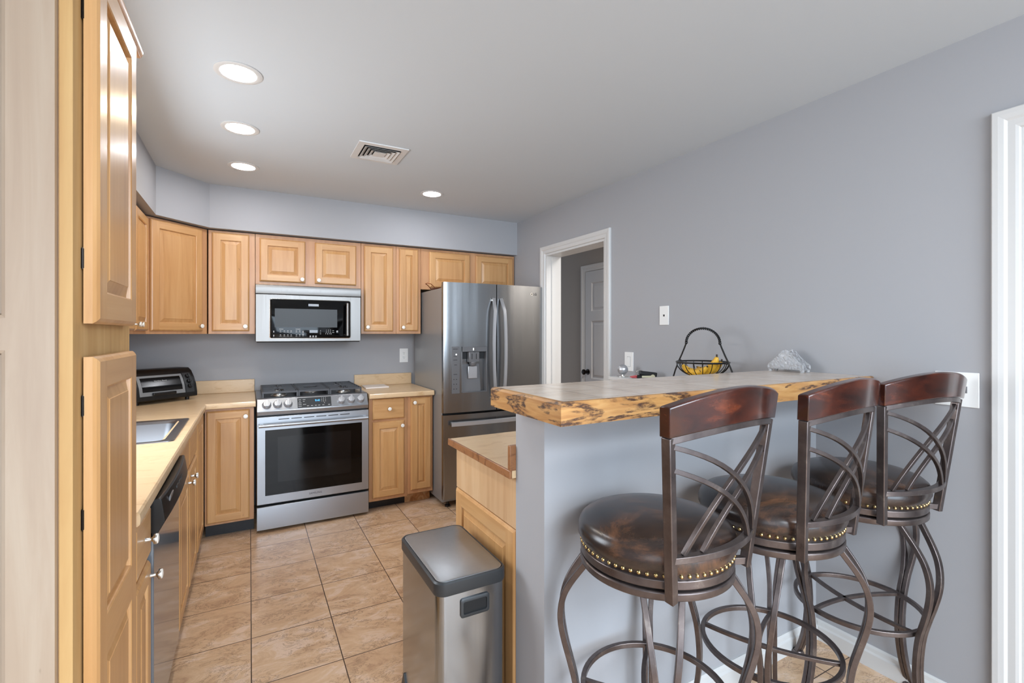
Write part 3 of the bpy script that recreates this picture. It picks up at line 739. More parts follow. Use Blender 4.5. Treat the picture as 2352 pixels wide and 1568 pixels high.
for x in (0.062, 0.130, 0.197, 0.556, 0.628, 0.696):
    M = on_panel(x, 0.046)
    if kb is None:
        b = MB().lathe([(0.029, 0), (0.029, 0.004), (0.0265, 0.009), (0.0245, 0.012), (0.023, 0.028), (0.021, 0.031), (0, 0.032)], 28).box(-0.007, 0.007, -0.022, 0.022, 0.024, 0.043)
        kb = obj('control_knob', b, HANDLE, rg, 0.0012); k = kb
    else: k = kb.copy(); C.objects.link(k); k.parent = rg
    k.matrix_local = M
dp = obj('display_panel', MB().box(0.262, 0.486, 0, 0.0, 0, 0), PANELGREY, rg)
bpy.data.objects.remove(dp)
dp = obj('display_panel', MB().box(-0.114, 0.114, -0.037, 0.037, 0.0, 0.002, 0, on_panel(0.372, 0.047)), PANELGREY, rg)
text('clock_digits', '9:41', 0.022, BLUE, dp, on_panel(0.394, 0.058) @ Matrix.Translation((0, 0, 0.0024)), 0.0002)
def marks(name, parent, M, items, m=MARK, h=0.0003):
    b = MB()
    for (x, y, w_, hh) in items: b.box(x - w_ / 2, x + w_ / 2, y - hh / 2, y + hh / 2, 0.0, h, 0, M)
    return obj(name, b, m, parent, 0, 0)
its = [(-0.098, 0.024 - i * 0.0125, [0.016, 0.012, 0.021, 0.021, 0.023][i], 0.003) for i in range(5)]
its += [(-0.070, 0.024, 0.018, 0.003), (-0.072, 0.010, 0.011, 0.003), (-0.068, -0.014, 0.020, 0.003)]
its += [(x, -0.026, 0.014, 0.004) for x in (-0.045, -0.018, 0.007, 0.030, 0.058, 0.098)]
marks('panel_lettering', dp, on_panel(0.372, 0.047) @ Matrix.Translation((0, 0, 0.0021)), its)
text('keypad_digits', '1  2  3\n4  5  6\n7  8  9\n   0', 0.0125, MARK, dp, on_panel(0.372 + 0.062, 0.050) @ Matrix.Translation((0, 0.006, 0.0022)), 0.0001)
# oven door
obj('oven_door', MB().box(0.0, RW, -0.012, 0.034, 0.196, 0.800), STEEL_H, rg, 0.003)
obj('oven_glass', MB().box(0.052, RW - 0.050, -0.0145, -0.010, 0.255, 0.708), BLACKGL, rg, 0.001)
obj('oven_window', MB().box(0.13, RW - 0.13, -0.0149, -0.0144, 0.34, 0.655), OVENWIN, rg)
h = obj('oven_handle', MB().tube([(0.012, -0.052, 0.745), (RW - 0.012, -0.052, 0.745)], 0.0115, 16).box(0.018, 0.04, -0.05, -0.012, 0.737, 0.753).box(RW - 0.04, RW - 0.018, -0.05, -0.012, 0.737, 0.753), STEEL_H, rg, 0)
for i in range(6):
    x = 0.135 + i * 0.082; obj('vent_slot', MB().box(x, x + 0.068, -0.0128, -0.0119, 0.776, 0.781), BLACKMAT, rg)
text('brand_lettering', 'SAMSUNG', 0.019, MARKD, rg, frame_front(RW / 2, -0.0125, 0.227), 0.0003)
obj('storage_drawer', MB().extr_x([(0.03, 0.020), (-0.010, 0.020), (-0.014, 0.10), (-0.010, 0.178), (0.0, 0.183), (0.03, 0.183)], 0.0, RW), STEEL_H, rg, 0.002)
# burners and grates
for (x, y, r_) in ((0.15, 0.20, 0.042), (0.15, 0.46, 0.036), (0.376, 0.33, 0.045), (0.60, 0.20, 0.040), (0.60, 0.46, 0.036)):
    M = Matrix.Translation((x, y, 0.9235))
    bu = obj('burner', MB().lathe([(r_ * 1.35, 0), (r_ * 1.3, 0.004), (r_, 0.006), (r_, 0.014), (r_ * 0.9, 0.016)], 28, 0, M), BURNER, rg)
    obj('burner_cap', MB().lathe([(r_ * 0.88, 0.0161), (r_ * 0.9, 0.021), (r_ * 0.8, 0.023), (0, 0.0235)], 28, 0, M), CASTIRON, bu)
def grate(x0, x1, y0, y1, kind):
    b = MB(); z = 0.958; w_ = 0.009; hh = 0.013
    b.bar([(x0, y0, z), (x1, y0, z), (x1, y1, z), (x0, y1, z)], w_, hh, closed=True)
    for x in (x0, x1):
        for y in (y0, (y0 + y1) / 2, y1): b.bar([(x, y, z), (x, y, 0.924)], w_ * 1.1, w_ * 1.1)
    xm = (x0 + x1) / 2; ym = (y0 + y1) / 2
    if kind == 'side':
        b.bar([(x0, ym, z), (x1, ym, z)], w_, hh)
        for yc in ((y0 + ym) / 2, (ym + y1) / 2):
            b.bar([(xm, yc - 0.10, z), (xm, yc - 0.025, z)], w_, hh); b.bar([(xm, yc + 0.025, z), (xm, yc + 0.10, z)], w_, hh)
            for dy in (-0.035, 0.035): b.bar([(x0, yc + dy, z), (xm - 0.03, yc + dy, z)], w_, hh); b.bar([(xm + 0.03, yc + dy, z), (x1, yc + dy, z)], w_, hh)
    else:
        for i in range(1, 12):
            y = y0 + (y1 - y0) * i / 12
            if abs(y - ym) < 0.05: b.bar([(x0, y, z), (x0 + 0.05, y, z)], w_, hh); b.bar([(x1 - 0.05, y, z), (x1, y, z)], w_, hh)
            else: b.bar([(x0, y, z), (x1, y, z)], w_ * 0.7, hh)
    obj('grate', b, CASTIRON, rg, 0, 0)
grate(0.040, 0.262, 0.080, 0.595, 'side'); grate(0.274, 0.478, 0.080, 0.595, 'mid'); grate(0.490, 0.712, 0.080, 0.595, 'side')

# ------------------------------------------------------------------ microwave
mw = thing('microwave', 'over-the-range microwave with stainless frame and black glass front', 'microwave', (0.037, 3.968, 1.317))
MWW = 0.750
obj('body', MB().box(0.002, MWW - 0.002, 0.02, YB - 3.968 - 0.001, 0.012, 0.418), DARKGREY, mw)
obj('front_frame', MB().box(0, MWW, 0, 0.02, 0.0, 0.352), STEEL, mw, 0.003)
obj('vent_grille', MB().extr_x([(0.02, 0.356), (-0.002, 0.356), (-0.010, 0.400), (-0.006, 0.4215), (0.02, 0.4215)], 0, MWW), STEEL, mw, 0.002)
obj('underside', MB().box(0.01, MWW - 0.01, 0.004, 0.38, -0.006, 0.001), BLACKMAT, mw)
b = MB()
def rr2(x0, x1, z0, z1, r, y, n=5):
    p = rrect((x1 - x0) / 2, (z1 - z0) / 2, r, 0, n, (x0 + x1) / 2, (z0 + z1) / 2); return [(q[0], y, q[1]) for q in p]
loft(b, [rr2(0.094, 0.668, 0.026, 0.318, 0.014, 0.001), rr2(0.094, 0.668, 0.026, 0.318, 0.014, -0.004), rr2(0.098, 0.664, 0.030, 0.314, 0.012, -0.0055)])
gl = obj('glass_front', b, BLACKGL, mw)
loft(b2 := MB(), [rr2(0.090, 0.672, 0.022, 0.322, 0.017, 0.0), rr2(0.090, 0.672, 0.022, 0.322, 0.017, -0.003), rr2(0.095, 0.667, 0.027, 0.317, 0.014, -0.004)], cap=False)
obj('trim_bezel', b2, CHROME, mw)
obj('door_window', MB().box(0.127, 0.568, -0.0062, -0.0054, 0.108, 0.248), MWWIN, mw)
hb = MB().tube([(0.640, -0.045, 0.045), (0.640, -0.045, 0.298)], 0.011, 16)
hb.tube([(0.640, -0.045, 0.052), (0.640, -0.005, 0.046)], 0.009, 10, up=(1, 0, 0)).tube([(0.640, -0.045, 0.290), (0.640, -0.005, 0.298)], 0.009, 10, up=(1, 0, 0))
obj('handle', hb, STEEL, mw)
obj('badge', MB().box(0.358, 0.432, -0.0075, -0.005, 0.270, 0.288), MIDGREY, mw)
text('badge_lettering', 'Electrolux', 0.0135, MARK, mw, frame_front(0.400, -0.0078, 0.279), 0.0002)
obj('display_window', MB().box(0.366, 0.424, -0.0064, -0.005, 0.066, 0.087), MIDGREY, mw)
M = Matrix.Translation((0, -0.0056, 0)) @ RX
its = []
for x in (0.165, 0.191, 0.215, 0.238, 0.274, 0.297):
    for z in (0.070, 0.040): its += [(x, z + 0.010, 0.008, 0.005), (x, z, 0.013, 0.0016)]
for x in (0.320,):
    for z in (0.066, 0.044): its += [(x, z + 0.008, 0.007, 0.012), (x, z - 0.002, 0.010, 0.002)]
its += [(0.170, 0.094, 0.028, 0.0035), (0.285, 0.094, 0.032, 0.0035), (0.120, 0.075, 0.006, 0.012), (0.120, 0.046, 0.007, 0.010), (0.120, 0.037, 0.005, 0.002)]
its += [(x, z, 0.010, 0.009) for x in (0.372, 0.392, 0.412) for z in (0.040,)] + [(x, 0.032, 0.014, 0.002) for x in (0.372, 0.392, 0.412)]
its += [(0.445, 0.084, 0.006, 0.003), (0.445, 0.072, 0.010, 0.002), (0.445, 0.058, 0.010, 0.003)]
its += [(0.538, 0.083, 0.013, 0.003), (0.538, 0.069, 0.016, 0.003), (0.568, 0.078, 0.013, 0.010), (0.568, 0.068, 0.016, 0.002)]
marks('button_legends', mw, M, its)
text('keypad_digits', '1  2  3\n4  5  6\n7  8  9 0', 0.0140, MARK, mw, frame_front(0.503, -0.0058, 0.072), 0.0001)
for x in (0.672,): obj('seam', MB().box(0.6695, 0.6705, -0.0004, 0.001, 0.0, 0.352), MARKD, mw)

# ------------------------------------------------------------------ refrigerator
fg = thing('refrigerator', 'stainless french-door refrigerator with water dispenser and bottom freezer', 'refrigerator', (1.325, 3.505, 0))
FW = 0.915
obj('body', MB().box(0.003, FW - 0.003, 0.058, 0.76, 0.045, 1.738), FR_SIDE, fg, 0.003)
def fy(x): return 0.020 * ((x - FW / 2) / (FW / 2)) ** 2
def slab(b, x0, x1, z0, z1, y1=0.055, n=10, mi=0, rnd=None):
    xs = [x0 + (x1 - x0) * i / n for i in range(n + 1)]
    pts = [(x, fy(x)) for x in xs]
    if rnd == 'l': pts = [(x0, fy(x0) + 0.014), (x0 + 0.003, fy(x0) + 0.006), (x0 + 0.009, fy(x0) + 0.001)] + [p for p in pts if p[0] > x0 + 0.012]
    if rnd == 'r': pts = [p for p in pts if p[0] < x1 - 0.012] + [(x1 - 0.009, fy(x1) + 0.001), (x1 - 0.003, fy(x1) + 0.006), (x1, fy(x1) + 0.014)]
    b.prism(pts + [(x1, y1), (x0, y1)], z0, z1, mi)
ZD0, ZD1 = 0.752, 1.782
dx0, dx1, dz0, dz1 = 0.150, 0.372, 0.905, 1.272      # dispenser recess
b = MB(); slab(b, 0.0, dx0, ZD0, ZD1, rnd='l', n=6); slab(b, dx1, 0.4535, ZD0, ZD1, n=4); slab(b, dx0, dx1, ZD0, dz0, n=8); slab(b, dx0, dx1, dz1, ZD1, n=8)
b.box(dx0, dx1, 0.050, 0.0555, dz0, dz1)
ld = obj('left_door', b, STEEL_FR, fg, 0, 28)
b = MB(); slab(b, 0.4605, FW, ZD0, ZD1, rnd='r', n=14); rd = obj('right_door', b, STEEL_FR, fg, 0, 28)
b = MB(); slab(b, 0.0, FW / 2, 0.075, 0.735, rnd='l', n=10); slab(b, FW / 2, FW, 0.075, 0.735, rnd='r', n=10); fd = obj('freezer_drawer', b, STEEL_FR, fg, 0, 28)
obj('door_gasket', MB().box(0.006, FW - 0.006, 0.0558, 0.0585, 0.10, 1.77), BLACKMAT, fg)
for x in (0.03, FW - 0.09): obj('hinge_cover', MB().box(x, x + 0.06, 0.03, 0.15, 1.7385, 1.770), MIDGREY, fg, 0.004)
# vertical handles: bowed flat bars
def vhandle(x, s_):
    P = []
    for i in range(17):
        tt = i / 16; z = 0.83 + tt * 0.835; bow = 4 * tt * (1 - tt)
        P.append((x - s_ * 0.020 * bow + s_ * 0.012, -0.012 - 0.048 * min(1, bow * 2.2), z))
    return MB().sweep(P, [(-0.013, -0.005), (-0.008, -0.008), (0.008, -0.008), (0.013, -0.005), (0.012, 0.006), (-0.012, 0.006)], up=(0, -1, 0))
obj('handle', vhandle(0.413, 1), HANDLE, ld, 0, 40); obj('handle', vhandle(0.505, -1), HANDLE, rd, 0, 40)
b = MB().box(0.404, 0.424, -0.02, 0.004, 0.835, 0.855).box(0.404, 0.424, -0.02, 0.004, 1.64, 1.66); obj('handle_mount', b, CHROME, ld, 0.003)
b = MB().box(0.494, 0.514, -0.02, 0.004, 0.835, 0.855).box(0.494, 0.514, -0.02, 0.004, 1.64, 1.66); obj('handle_mount', b, CHROME, rd, 0.003)
P = [(0.05 + (FW - 0.10) * i / 20, -0.030 - 0.022 * (1 - ((i - 10) / 10) ** 2), 0.668) for i in range(21)]
obj('handle', MB().sweep(P, [(-0.004, -0.019), (0.006, -0.014), (0.006, 0.014), (-0.004, 0.019)]), HANDLE, fd, 0, 40)
obj('handle_mount', MB().box(0.06, 0.085, -0.03, 0.02, 0.66, 0.676).box(FW - 0.085, FW - 0.06, -0.03, 0.02, 0.66, 0.676), CHROME, fd)
# dispenser
yy = fy(0.11) - 0.0015
cp = obj('dispenser_control_strip', MB().box(0.068, 0.146, yy, yy + 0.012, dz0 - 0.002, dz1 + 0.002), MIDGREY, ld, 0.001)
M = Matrix.Translation((0.107, yy - 0.0002, 0)) @ RX
marks('control_marks', cp, M, [(-0.010, 1.255, 0.040, 0.004), (-0.012, 1.198, 0.025, 0.003), (-0.010, 1.168, 0.034, 0.004), (-0.008, 1.130, 0.022, 0.004), (-0.010, 1.055, 0.030, 0.004)] +
      [(x, z, 0.009, 0.005) for x in (-0.022, 0.0) for z in (1.015, 0.978, 0.940)], MARKD)
obj('indicator', MB().box(0.100, 0.110, yy - 0.0006, yy, 1.207, 1.216), LEDW, cp)
b = MB().box(dx0, dx0 + 0.006, 0.006, 0.05, dz0, dz1).box(dx1 - 0.006, dx1, 0.002, 0.05, dz0, dz1).box(dx0, dx1, 0.006, 0.05, dz0, dz0 + 0.006).box(dx0, dx1, 0.006, 0.05, dz1 - 0.04, dz1)
b.extr_x([(0.049, dz0 + 0.006), (0.020, dz0 + 0.006), (0.049, dz1 - 0.14)], dx0 + 0.006, dx1 - 0.05)
obj('dispenser_bay', b, MIDGREY, ld, 0.001)
obj('bay_back', MB().box(dx0 + 0.006, dx1 - 0.006, 0.0485, 0.0495, dz1 - 0.10, dz1 - 0.04), DARKGREY, ld)
obj('dispenser_nozzle', MB().box(0.210, 0.300, -0.004, 0.045, dz1 - 0.125, dz1 - 0.042).lathe([(0.022, 0), (0.03, 0.02), (0.03, 0.035)], 20, 0, Matrix.Translation((0.252, 0.018, dz1 - 0.155))), MIDGREY, ld, 0.004)
obj('nozzle_slots', MB().box(0.232, 0.237, -0.0046, -0.0038, dz1 - 0.10, dz1 - 0.055).box(0.270, 0.275, -0.0046, -0.0038, dz1 - 0.10, dz1 - 0.055), BLACKMAT, ld)
obj('spout', MB().lathe([(0.010, 0), (0.010, 0.02)], 16, 0, Matrix.Translation((0.252, 0.004, dz1 - 0.03))), CHROME, ld)
obj('dispenser_paddle', MB().box(0.212, 0.292, 0.020, 0.026, 1.015, 1.115), HANDLE, ld, 0.006)
text('brand_lettering', 'LG', 0.030, MARKD, rd, frame_front(0.835, fy(0.835) - 0.001, 1.715), 0.0008)
obj('brand_emblem', MB().lathe([(0.011, 0), (0.011, 0.002), (0.007, 0.002), (0.007, 0)], 20, 0, Matrix.Translation((0.800, fy(0.80), 1.715)) @ RX), CHROME, rd)
for x in (0.06, FW - 0.06): obj('leveling_foot', MB().lathe([(0.022, 0), (0.022, 0.012), (0.012, 0.02), (0.012, 0.05)], 16, 0, Matrix.Translation((x, 0.085, 0))), BLACKPL, fg)
for x in (0.06, FW - 0.06): obj('leveling_foot', MB().lathe([(0.022, 0), (0.022, 0.012), (0.012, 0.02), (0.012, 0.05)], 16, 0, Matrix.Translation((x, 0.70, 0))), BLACKPL, fg)
# copper serving tray with wire handle on the refrigerator
ty = thing('serving_tray', 'copper-coloured serving tray with wire handle on top of the refrigerator', 'tray', (1.52, 3.86, 1.739))
b = MB(); loft(b, [rrect(0.125, 0.085, 0.05, 0.0), rrect(0.15, 0.105, 0.06, 0.006), rrect(0.165, 0.118, 0.065, 0.022), rrect(0.163, 0.116, 0.065, 0.022), rrect(0.147, 0.102, 0.06, 0.008), rrect(0.123, 0.083, 0.05, 0.003)])
b.f.append(list(range(0, 24))[::-1]); b.m.append(0)
obj('dish', b, COPPER, ty)
for s_ in (-1, 1):
    obj('wire_handle', MB().tube([(s_ * 0.160, -0.05, 0.020), (s_ * 0.195, -0.048, 0.052), (s_ * 0.215, -0.035, 0.060), (s_ * 0.215, 0.035, 0.060), (s_ * 0.195, 0.048, 0.052), (s_ * 0.160, 0.05, 0.020)], 0.0035, 8), COPPER, ty)

# ------------------------------------------------------------------ toaster oven
to = thing('toaster_oven', 'black and grey toaster oven in the countertop corner', 'toaster oven', (-0.640, 3.800, ZT), math.radians(38))
TW = 0.40
tp = [(0.030, 0.020), (0.0, 0.026), (0.0, 0.055), (0.012, 0.11), (0.036, 0.160), (0.065, 0.202), (0.095, 0.222), (0.225, 0.222), (0.240, 0.208), (0.245, 0.03), (0.235, 0.020)]
obj('housing', MB().extr_x(tp, 0, TW), BLACKPL, to, 0.004, 40)
FP = [(0.0, 0.055), (0.012, 0.11), (0.036, 0.160), (0.065, 0.198)]
def toast_band(x0, x1, za, zb, off, n=10):
    # strip following the curved front between heights za..zb, raised by off
    def yz(z):
        for (p, q) in zip(FP[:-1], FP[1:]):
            if p[1] <= z <= q[1]: k = (z - p[1]) / (q[1] - p[1]); return p[0] + (q[0] - p[0]) * k
        return FP[0][0] if z < FP[0][1] else FP[-1][0]
    vs = []; fs = []
    for i in range(n + 1):
        z = za + (zb - za) * i / n; y = yz(z)
        vs += [(x0, y - off, z), (x1, y - off, z), (x1, y + 0.002, z), (x0, y + 0.002, z)]
    for i in range(n):
        for j in range(4): fs.append((4 * i + j, 4 * i + (j + 1) % 4, 4 * i + 4 + (j + 1) % 4, 4 * i + 4 + j))
    fs += [(0, 1, 2, 3), (4 * n + 3, 4 * n + 2, 4 * n + 1, 4 * n)]
    return MB().add(vs, fs)
td = obj('door', toast_band(0.030, 0.315, 0.056, 0.185, 0.006), TOASTGREY, to, 0.001)
obj('door_glass', toast_band(0.048, 0.298, 0.082, 0.172, 0.0068), TOASTGL, td)
obj('door_handle', MB().box(0.10, 0.245, -0.024, -0.004, 0.058, 0.076), BLACKPL, td, 0.004)
obj('control_strip', toast_band(0.322, 0.378, 0.056, 0.188, 0.003), DARKGREY, to)
for i, (zz, y_) in enumerate(((0.165, 0.038), (0.132, 0.020), (0.098, 0.008))):
    M = Matrix.Translation((0.350, y_ - 0.003, zz)) @ Matrix.Rotation(math.radians(90 - 24), 4, 'X')
    obj('control_knob', MB().lathe([(0.015, 0), (0.014, 0.010), (0.012, 0.013), (0, 0.013)], 20, 0, M).box(-0.003, 0.003, -0.013, 0.013, 0.012, 0.018, 0, M), BLACKPL, to)
text('brand_lettering', 'Hamilton Beach', 0.0125, MARK, td, Matrix.Translation((0.165, 0.018, 0.150)) @ Matrix.Rotation(math.radians(90 - 26), 4, 'X'), 0.0002)
for x in (0.04, TW - 0.04):
    for y in (0.05, 0.20): obj('foot', MB().lathe([(0.012, 0), (0.014, 0.021)], 12, 0, Matrix.Translation((x, y, 0))), BLACKPL, to)

# ------------------------------------------------------------------ cutting board
cb = obj('cutting_board', MB().prism([(0, 0), (0.20, 0.025), (0.205, 0.235), (0.015, 0.24)], 0, 0.012), BOARD, None, 0.003, loc=(0.845, 4.055, ZT + 0.0005))
tag(cb, 'white cutting board lying on the counter right of the range', 'cutting board')

# ------------------------------------------------------------------ wall plates
def plate(name, label, cat, loc, rz, kind, w_=0.072, h_=0.118, group=None):
    r = thing(name, label, cat, loc, rz, group)      # local: facing -y, centre at origin
    obj('plate', MB().box(-w_ / 2, w_ / 2, -0.005, 0, -h_ / 2, h_ / 2), WHITE_PL, r, 0.002)
    if kind == 'outlet':
        for z in (-0.020, 0.020):
            rc = obj('receptacle', MB().prism([(p[0], p[1]) for p in rrect(0.014, 0.0145, 0.006, 0)], 0, 0.0015, 0, Matrix.Translation((0, -0.005, z)) @ RX), WHITE_PL, r)
            obj('slots', MB().box(-0.007, -0.005, -0.0069, -0.006, z + 0.001, z + 0.009).box(0.005, 0.007, -0.0069, -0.006, z + 0.001, z + 0.008).box(-0.002, 0.002, -0.0069, -0.006, z - 0.010, z - 0.006), JACKDARK, rc)
    if kind == 'rocker':
        obj('bezel', MB().box(-0.0165, 0.0165, -0.0055, -0.004, -0.0335, 0.0335), MIDGREY, r); obj('rocker', MB().extr_x([(-0.0052, -0.032), (-0.0085, -0.032), (-0.006, 0.032), (-0.0052, 0.032)], -0.015, 0.015), WHITE_PL, r)
    if kind == 'jack': obj('jack', MB().box(-0.006, 0.006, -0.0056, -0.004, -0.006, 0.006), JACKDARK, r)
    if kind == 'double':
        obj('receptacle', MB().box(-0.045, -0.015, -0.0062, -0.004, -0.034, 0.034), WHITE_PL, r, 0.001)
        obj('slots', MB().box(-0.036, -0.034, -0.0068, -0.006, 0.010, 0.020).box(-0.027, -0.025, -0.0068, -0.006, 0.010, 0.020).box(-0.036, -0.034, -0.0068, -0.006, -0.022, -0.012).box(-0.027, -0.025, -0.0068, -0.006, -0.022, -0.012), JACKDARK, r)
        obj('jack', MB().box(0.010, 0.030, -0.0062, -0.004, -0.012, 0.012), MIDGREY, r)
    return r
plate('wall_outlet', 'white duplex outlet on the back wall beside the refrigerator', 'outlet', (1.252, YB, 1.175), 0, 'outlet', 0.080, 0.128)
plate('light_switch', 'white rocker switch plate beside the hall doorway casing', 'switch', (XR, 2.452, 1.188), -PI / 2, 'rocker', 0.084, 0.128)
plate('jack_plate', 'blank-looking grey-white jack plate high on the right wall', 'wall plate', (XR, 2.139, 1.490), -PI / 2, 'jack', 0.074, 0.118)
plate('wall_outlet', 'wide white double-gang outlet plate behind the far stool', 'outlet', (XR, 0.742, 1.177), -PI / 2, 'double', 0.124, 0.124)

# ------------------------------------------------------------------ items on the ledge and bar
sp = thing('sphere_ornament', 'brushed metal sphere with vertical ribs on the white ledge', 'ornament', (2.125, 2.372, 1.100))
obj('base_disc', MB().lathe([(0.038, 0), (0.038, 0.003), (0.010, 0.004), (0.009, 0.012)], 28), CHROME, sp)
b = MB(); n1, n2 = 18, 48; vs = []; fs = []
for j in range(n1 + 1):
    th = PI * j / n1
    for i in range(n2):
        a = 2 * PI * i / n2; r_ = 0.034 * (1 - 0.035 * (1 if i % 4 == 0 else 0) * math.sin(th))
        vs.append((r_ * math.sin(th) * math.cos(a), r_ * math.sin(th) * math.sin(a), 0.044 - r_ * math.cos(th)))
for j in range(n1):
    for i in range(n2): fs.append((j * n2 + i, j * n2 + (i + 1) % n2, (j + 1) * n2 + (i + 1) % n2, (j + 1) * n2 + i))
obj('ball', b.add(vs, fs), HANDLE, sp, 0, 60)

ks = thing('key_bundle', 'black bunch of keys and red fobs on the white ledge', 'keys', (2.13, 2.19, 1.103))
KR = Matrix.Rotation(math.radians(-29), 4, 'Z') @ Matrix.Scale(1.45, 4)
obj('key_fob', MB().box(-0.02, 0.052, -0.016, 0.016, 0.012, 0.030, 0, KR @ Matrix.Rotation(0.12, 4, 'Y')), BLACKPL, ks, 0.005)
obj('key_fob', MB().box(-0.03, 0.03, -0.018, 0.014, 0.0, 0.013, 0, KR), BLACKMAT, ks, 0.004)
obj('ring', MB().tube([(0.016 * math.cos(a * PI / 8) - 0.018, -0.012, 0.020 + 0.016 * math.sin(a * PI / 8)) for a in range(16)], 0.0016, 6, closed=True, M=KR, up=(0, 1, 0)), CHROME, ks)
obj('tag', MB().box(-0.055, -0.028, -0.016, 0.006, 0.014, 0.019, 0, KR @ Matrix.Rotation(-0.2, 4, 'Y')).box(-0.050, -0.03, -0.012, 0.008, 0.001, 0.006, 0, KR), RED, ks, 0.002)
obj('key', MB().box(-0.012, 0.03, -0.022, -0.019, 0.004, 0.012, 0, KR).lathe([(0.009, 0), (0.009, 0.002)], 14, 0, KR @ Matrix.Translation((0.034, -0.019, 0.008)) @ RX), CREAM, ks)

# fruit basket: arch in the world y-z plane
FBX, FBY, FBZ = 2.085, 1.715, ZT
fbk = thing('fruit_basket', 'black wire fruit basket with a twisted arched handle', 'basket', (FBX, FBY, FBZ + 0.0005))
def W(y, z): return (0, y, z)
b = MB()
for ph in (0, PI):
    P = []
    for i in range(0, 145):
        a = PI * i / 144; tw = ph + i * 0.55
        rr = 0.0044 * math.cos(tw); P.append((0.0044 * math.sin(tw), (0.106 + rr) * math.cos(a), 0.414 + (0.076 + rr) * math.sin(a)))
    b.tube(P, 0.0031, 6, up=(1, 0, 0))
obj('twisted_handle', b, BLACKPL, fbk)
for s_ in (-1, 1):
    P = [(0, s_ * 0.106, 0.414), (0, s_ * 0.118, 0.388), (0, s_ * 0.136, 0.352), (0, s_ * 0.155, 0.318), (0, s_ * 0.182, 0.262), (0, s_ * 0.205, 0.200), (0, s_ * 0.228, 0.120), (0, s_ * 0.238, 0.05), (0, s_ * 0.235, 0.004)]
    lg = MB().tube(P, 0.0042, 8, up=(1, 0, 0)); lg.sphere((0, s_ * 0.106, 0.414), 0.008, 8); obj('side_arm', lg, BLACKPL, fbk)
    obj('pivot', MB().tube([(0, s_ * 0.130, 0.314), (0, s_ * 0.156, 0.316)], 0.004, 8, up=(1, 0, 0)).sphere((0, s_ * 0.146, 0.315), 0.007, 8), BLACKPL, fbk)
obj('base_ring', MB().tube([(0.05 * math.cos(2 * PI * i / 32), 0.235 * math.sin(2 * PI * i / 32), 0.0045) for i in range(32)], 0.004, 8, closed=True), BLACKPL, fbk)
BR = 0.130
obj('basket_rim', MB().tube([(BR * math.cos(2 * PI * i / 40), BR * math.sin(2 * PI * i / 40), 0.314) for i in range(40)], 0.0045, 8, closed=True), BLACKPL, fbk)
b = MB()
for i in range(18):
    a = 2 * PI * i / 18
    b.tube([(BR * math.cos(a) * math.cos(t_), BR * math.sin(a) * math.cos(t_), 0.314 - 0.080 * math.sin(t_)) for t_ in [PI / 2 * j / 9 for j in range(9)]], 0.0022, 6)
b.tube([(0.05 * math.cos(2 * PI * i / 24), 0.05 * math.sin(2 * PI * i / 24), 0.2385) for i in range(24)], 0.003, 6, closed=True)
obj('basket_wires', b, BLACKPL, fbk)
# bananas
def banana(label, loc, rot, Lr=0.10, arc=1.75, r_=0.019):
    P = []; S = []
    n = 18
    for i in range(n + 1):
        tt = i / n; a = -arc / 2 + arc * tt
        P.append((Lr * math.sin(a), 0, Lr * (1 - math.cos(a))))
        S.append(max(0.18, min(1, (math.sin(PI * min(1, max(0, tt * 0.94 + 0.03)))) ** 0.45)))
    bb = MB().tube(P, r_, 10, up=(0, 1, 0), scales=S)
    o = obj('banana', bb, BANANA, None, 0, 60); o.location = loc; o.rotation_euler = rot
    st = obj('stem', MB().tube([P[-1], (P[-1][0] + 0.006, 0, P[-1][2] + 0.012)], 0.0045, 8, up=(0, 1, 0)), BANTIP, o)
    obj('tip', MB().tube([P[0], (P[0][0] - 0.003, 0, P[0][2] + 0.005)], 0.0042, 8, up=(0, 1, 0)), BANTIP, o)
    tag(o, label, 'banana', 'spotted bananas in the wire basket'); return o
banana('spotted banana lowest in the basket, nearest the viewer', (FBX - 0.052, FBY + 0.008, FBZ + 0.260), (math.radians(4), 0, math.radians(88)), 0.108, 1.65, 0.0215)
banana('spotted banana whose end rises above the basket rim on the right', (FBX - 0.010, FBY - 0.038, FBZ + 0.272), (0, math.radians(-28), math.radians(-88)), 0.112, 1.7, 0.023)
banana('spotted banana against the wall side of the basket', (FBX + 0.036, FBY - 0.016, FBZ + 0.268), (math.radians(-8), math.radians(-14), math.radians(-92)), 0.110, 1.6, 0.021)

# cut-glass napkin holder on the bar
nh = thing('napkin_holder', 'clear cut-glass fan-shaped napkin holder at the wall end of the bar', 'napkin holder', (2.185, 1.318, 1.2025))
fan = [(y * 0.9, z) for (y, z) in [(-0.095, 0.012), (-0.092, 0.035), (-0.070, 0.048), (-0.045, 0.070), (-0.020, 0.095), (0.0, 0.103), (0.020, 0.095), (0.045, 0.070), (0.070, 0.048), (0.092, 0.035), (0.095, 0.012)]]
for xx in (-0.030, 0.022):
    n = len(fan); vs = [(xx, y, z) for (y, z) in fan] + [(xx + 0.006, y, z) for (y, z) in fan]
    obj('glass_panel', MB().add(vs, [tuple(range(n)), tuple(range(2 * n - 1, n - 1, -1))] + [(i, (i + 1) % n, n + (i + 1) % n, n + i) for i in range(n)]), GLASS, nh, 0.002)
obj('glass_base', MB().box(-0.030, 0.030, -0.080, 0.080, 0.010, 0.016), GLASS, nh, 0.002)
for y in (-0.074, 0.074): obj('glass_foot', MB().lathe([(0.008, 0), (0.010, 0.010), (0.007, 0.012)], 12, 0, Matrix.Translation((-0.022, y, 0))).lathe([(0.008, 0), (0.010, 0.010), (0.007, 0.012)], 12, 0, Matrix.Translation((0.022, y, 0))), GLASS, nh)

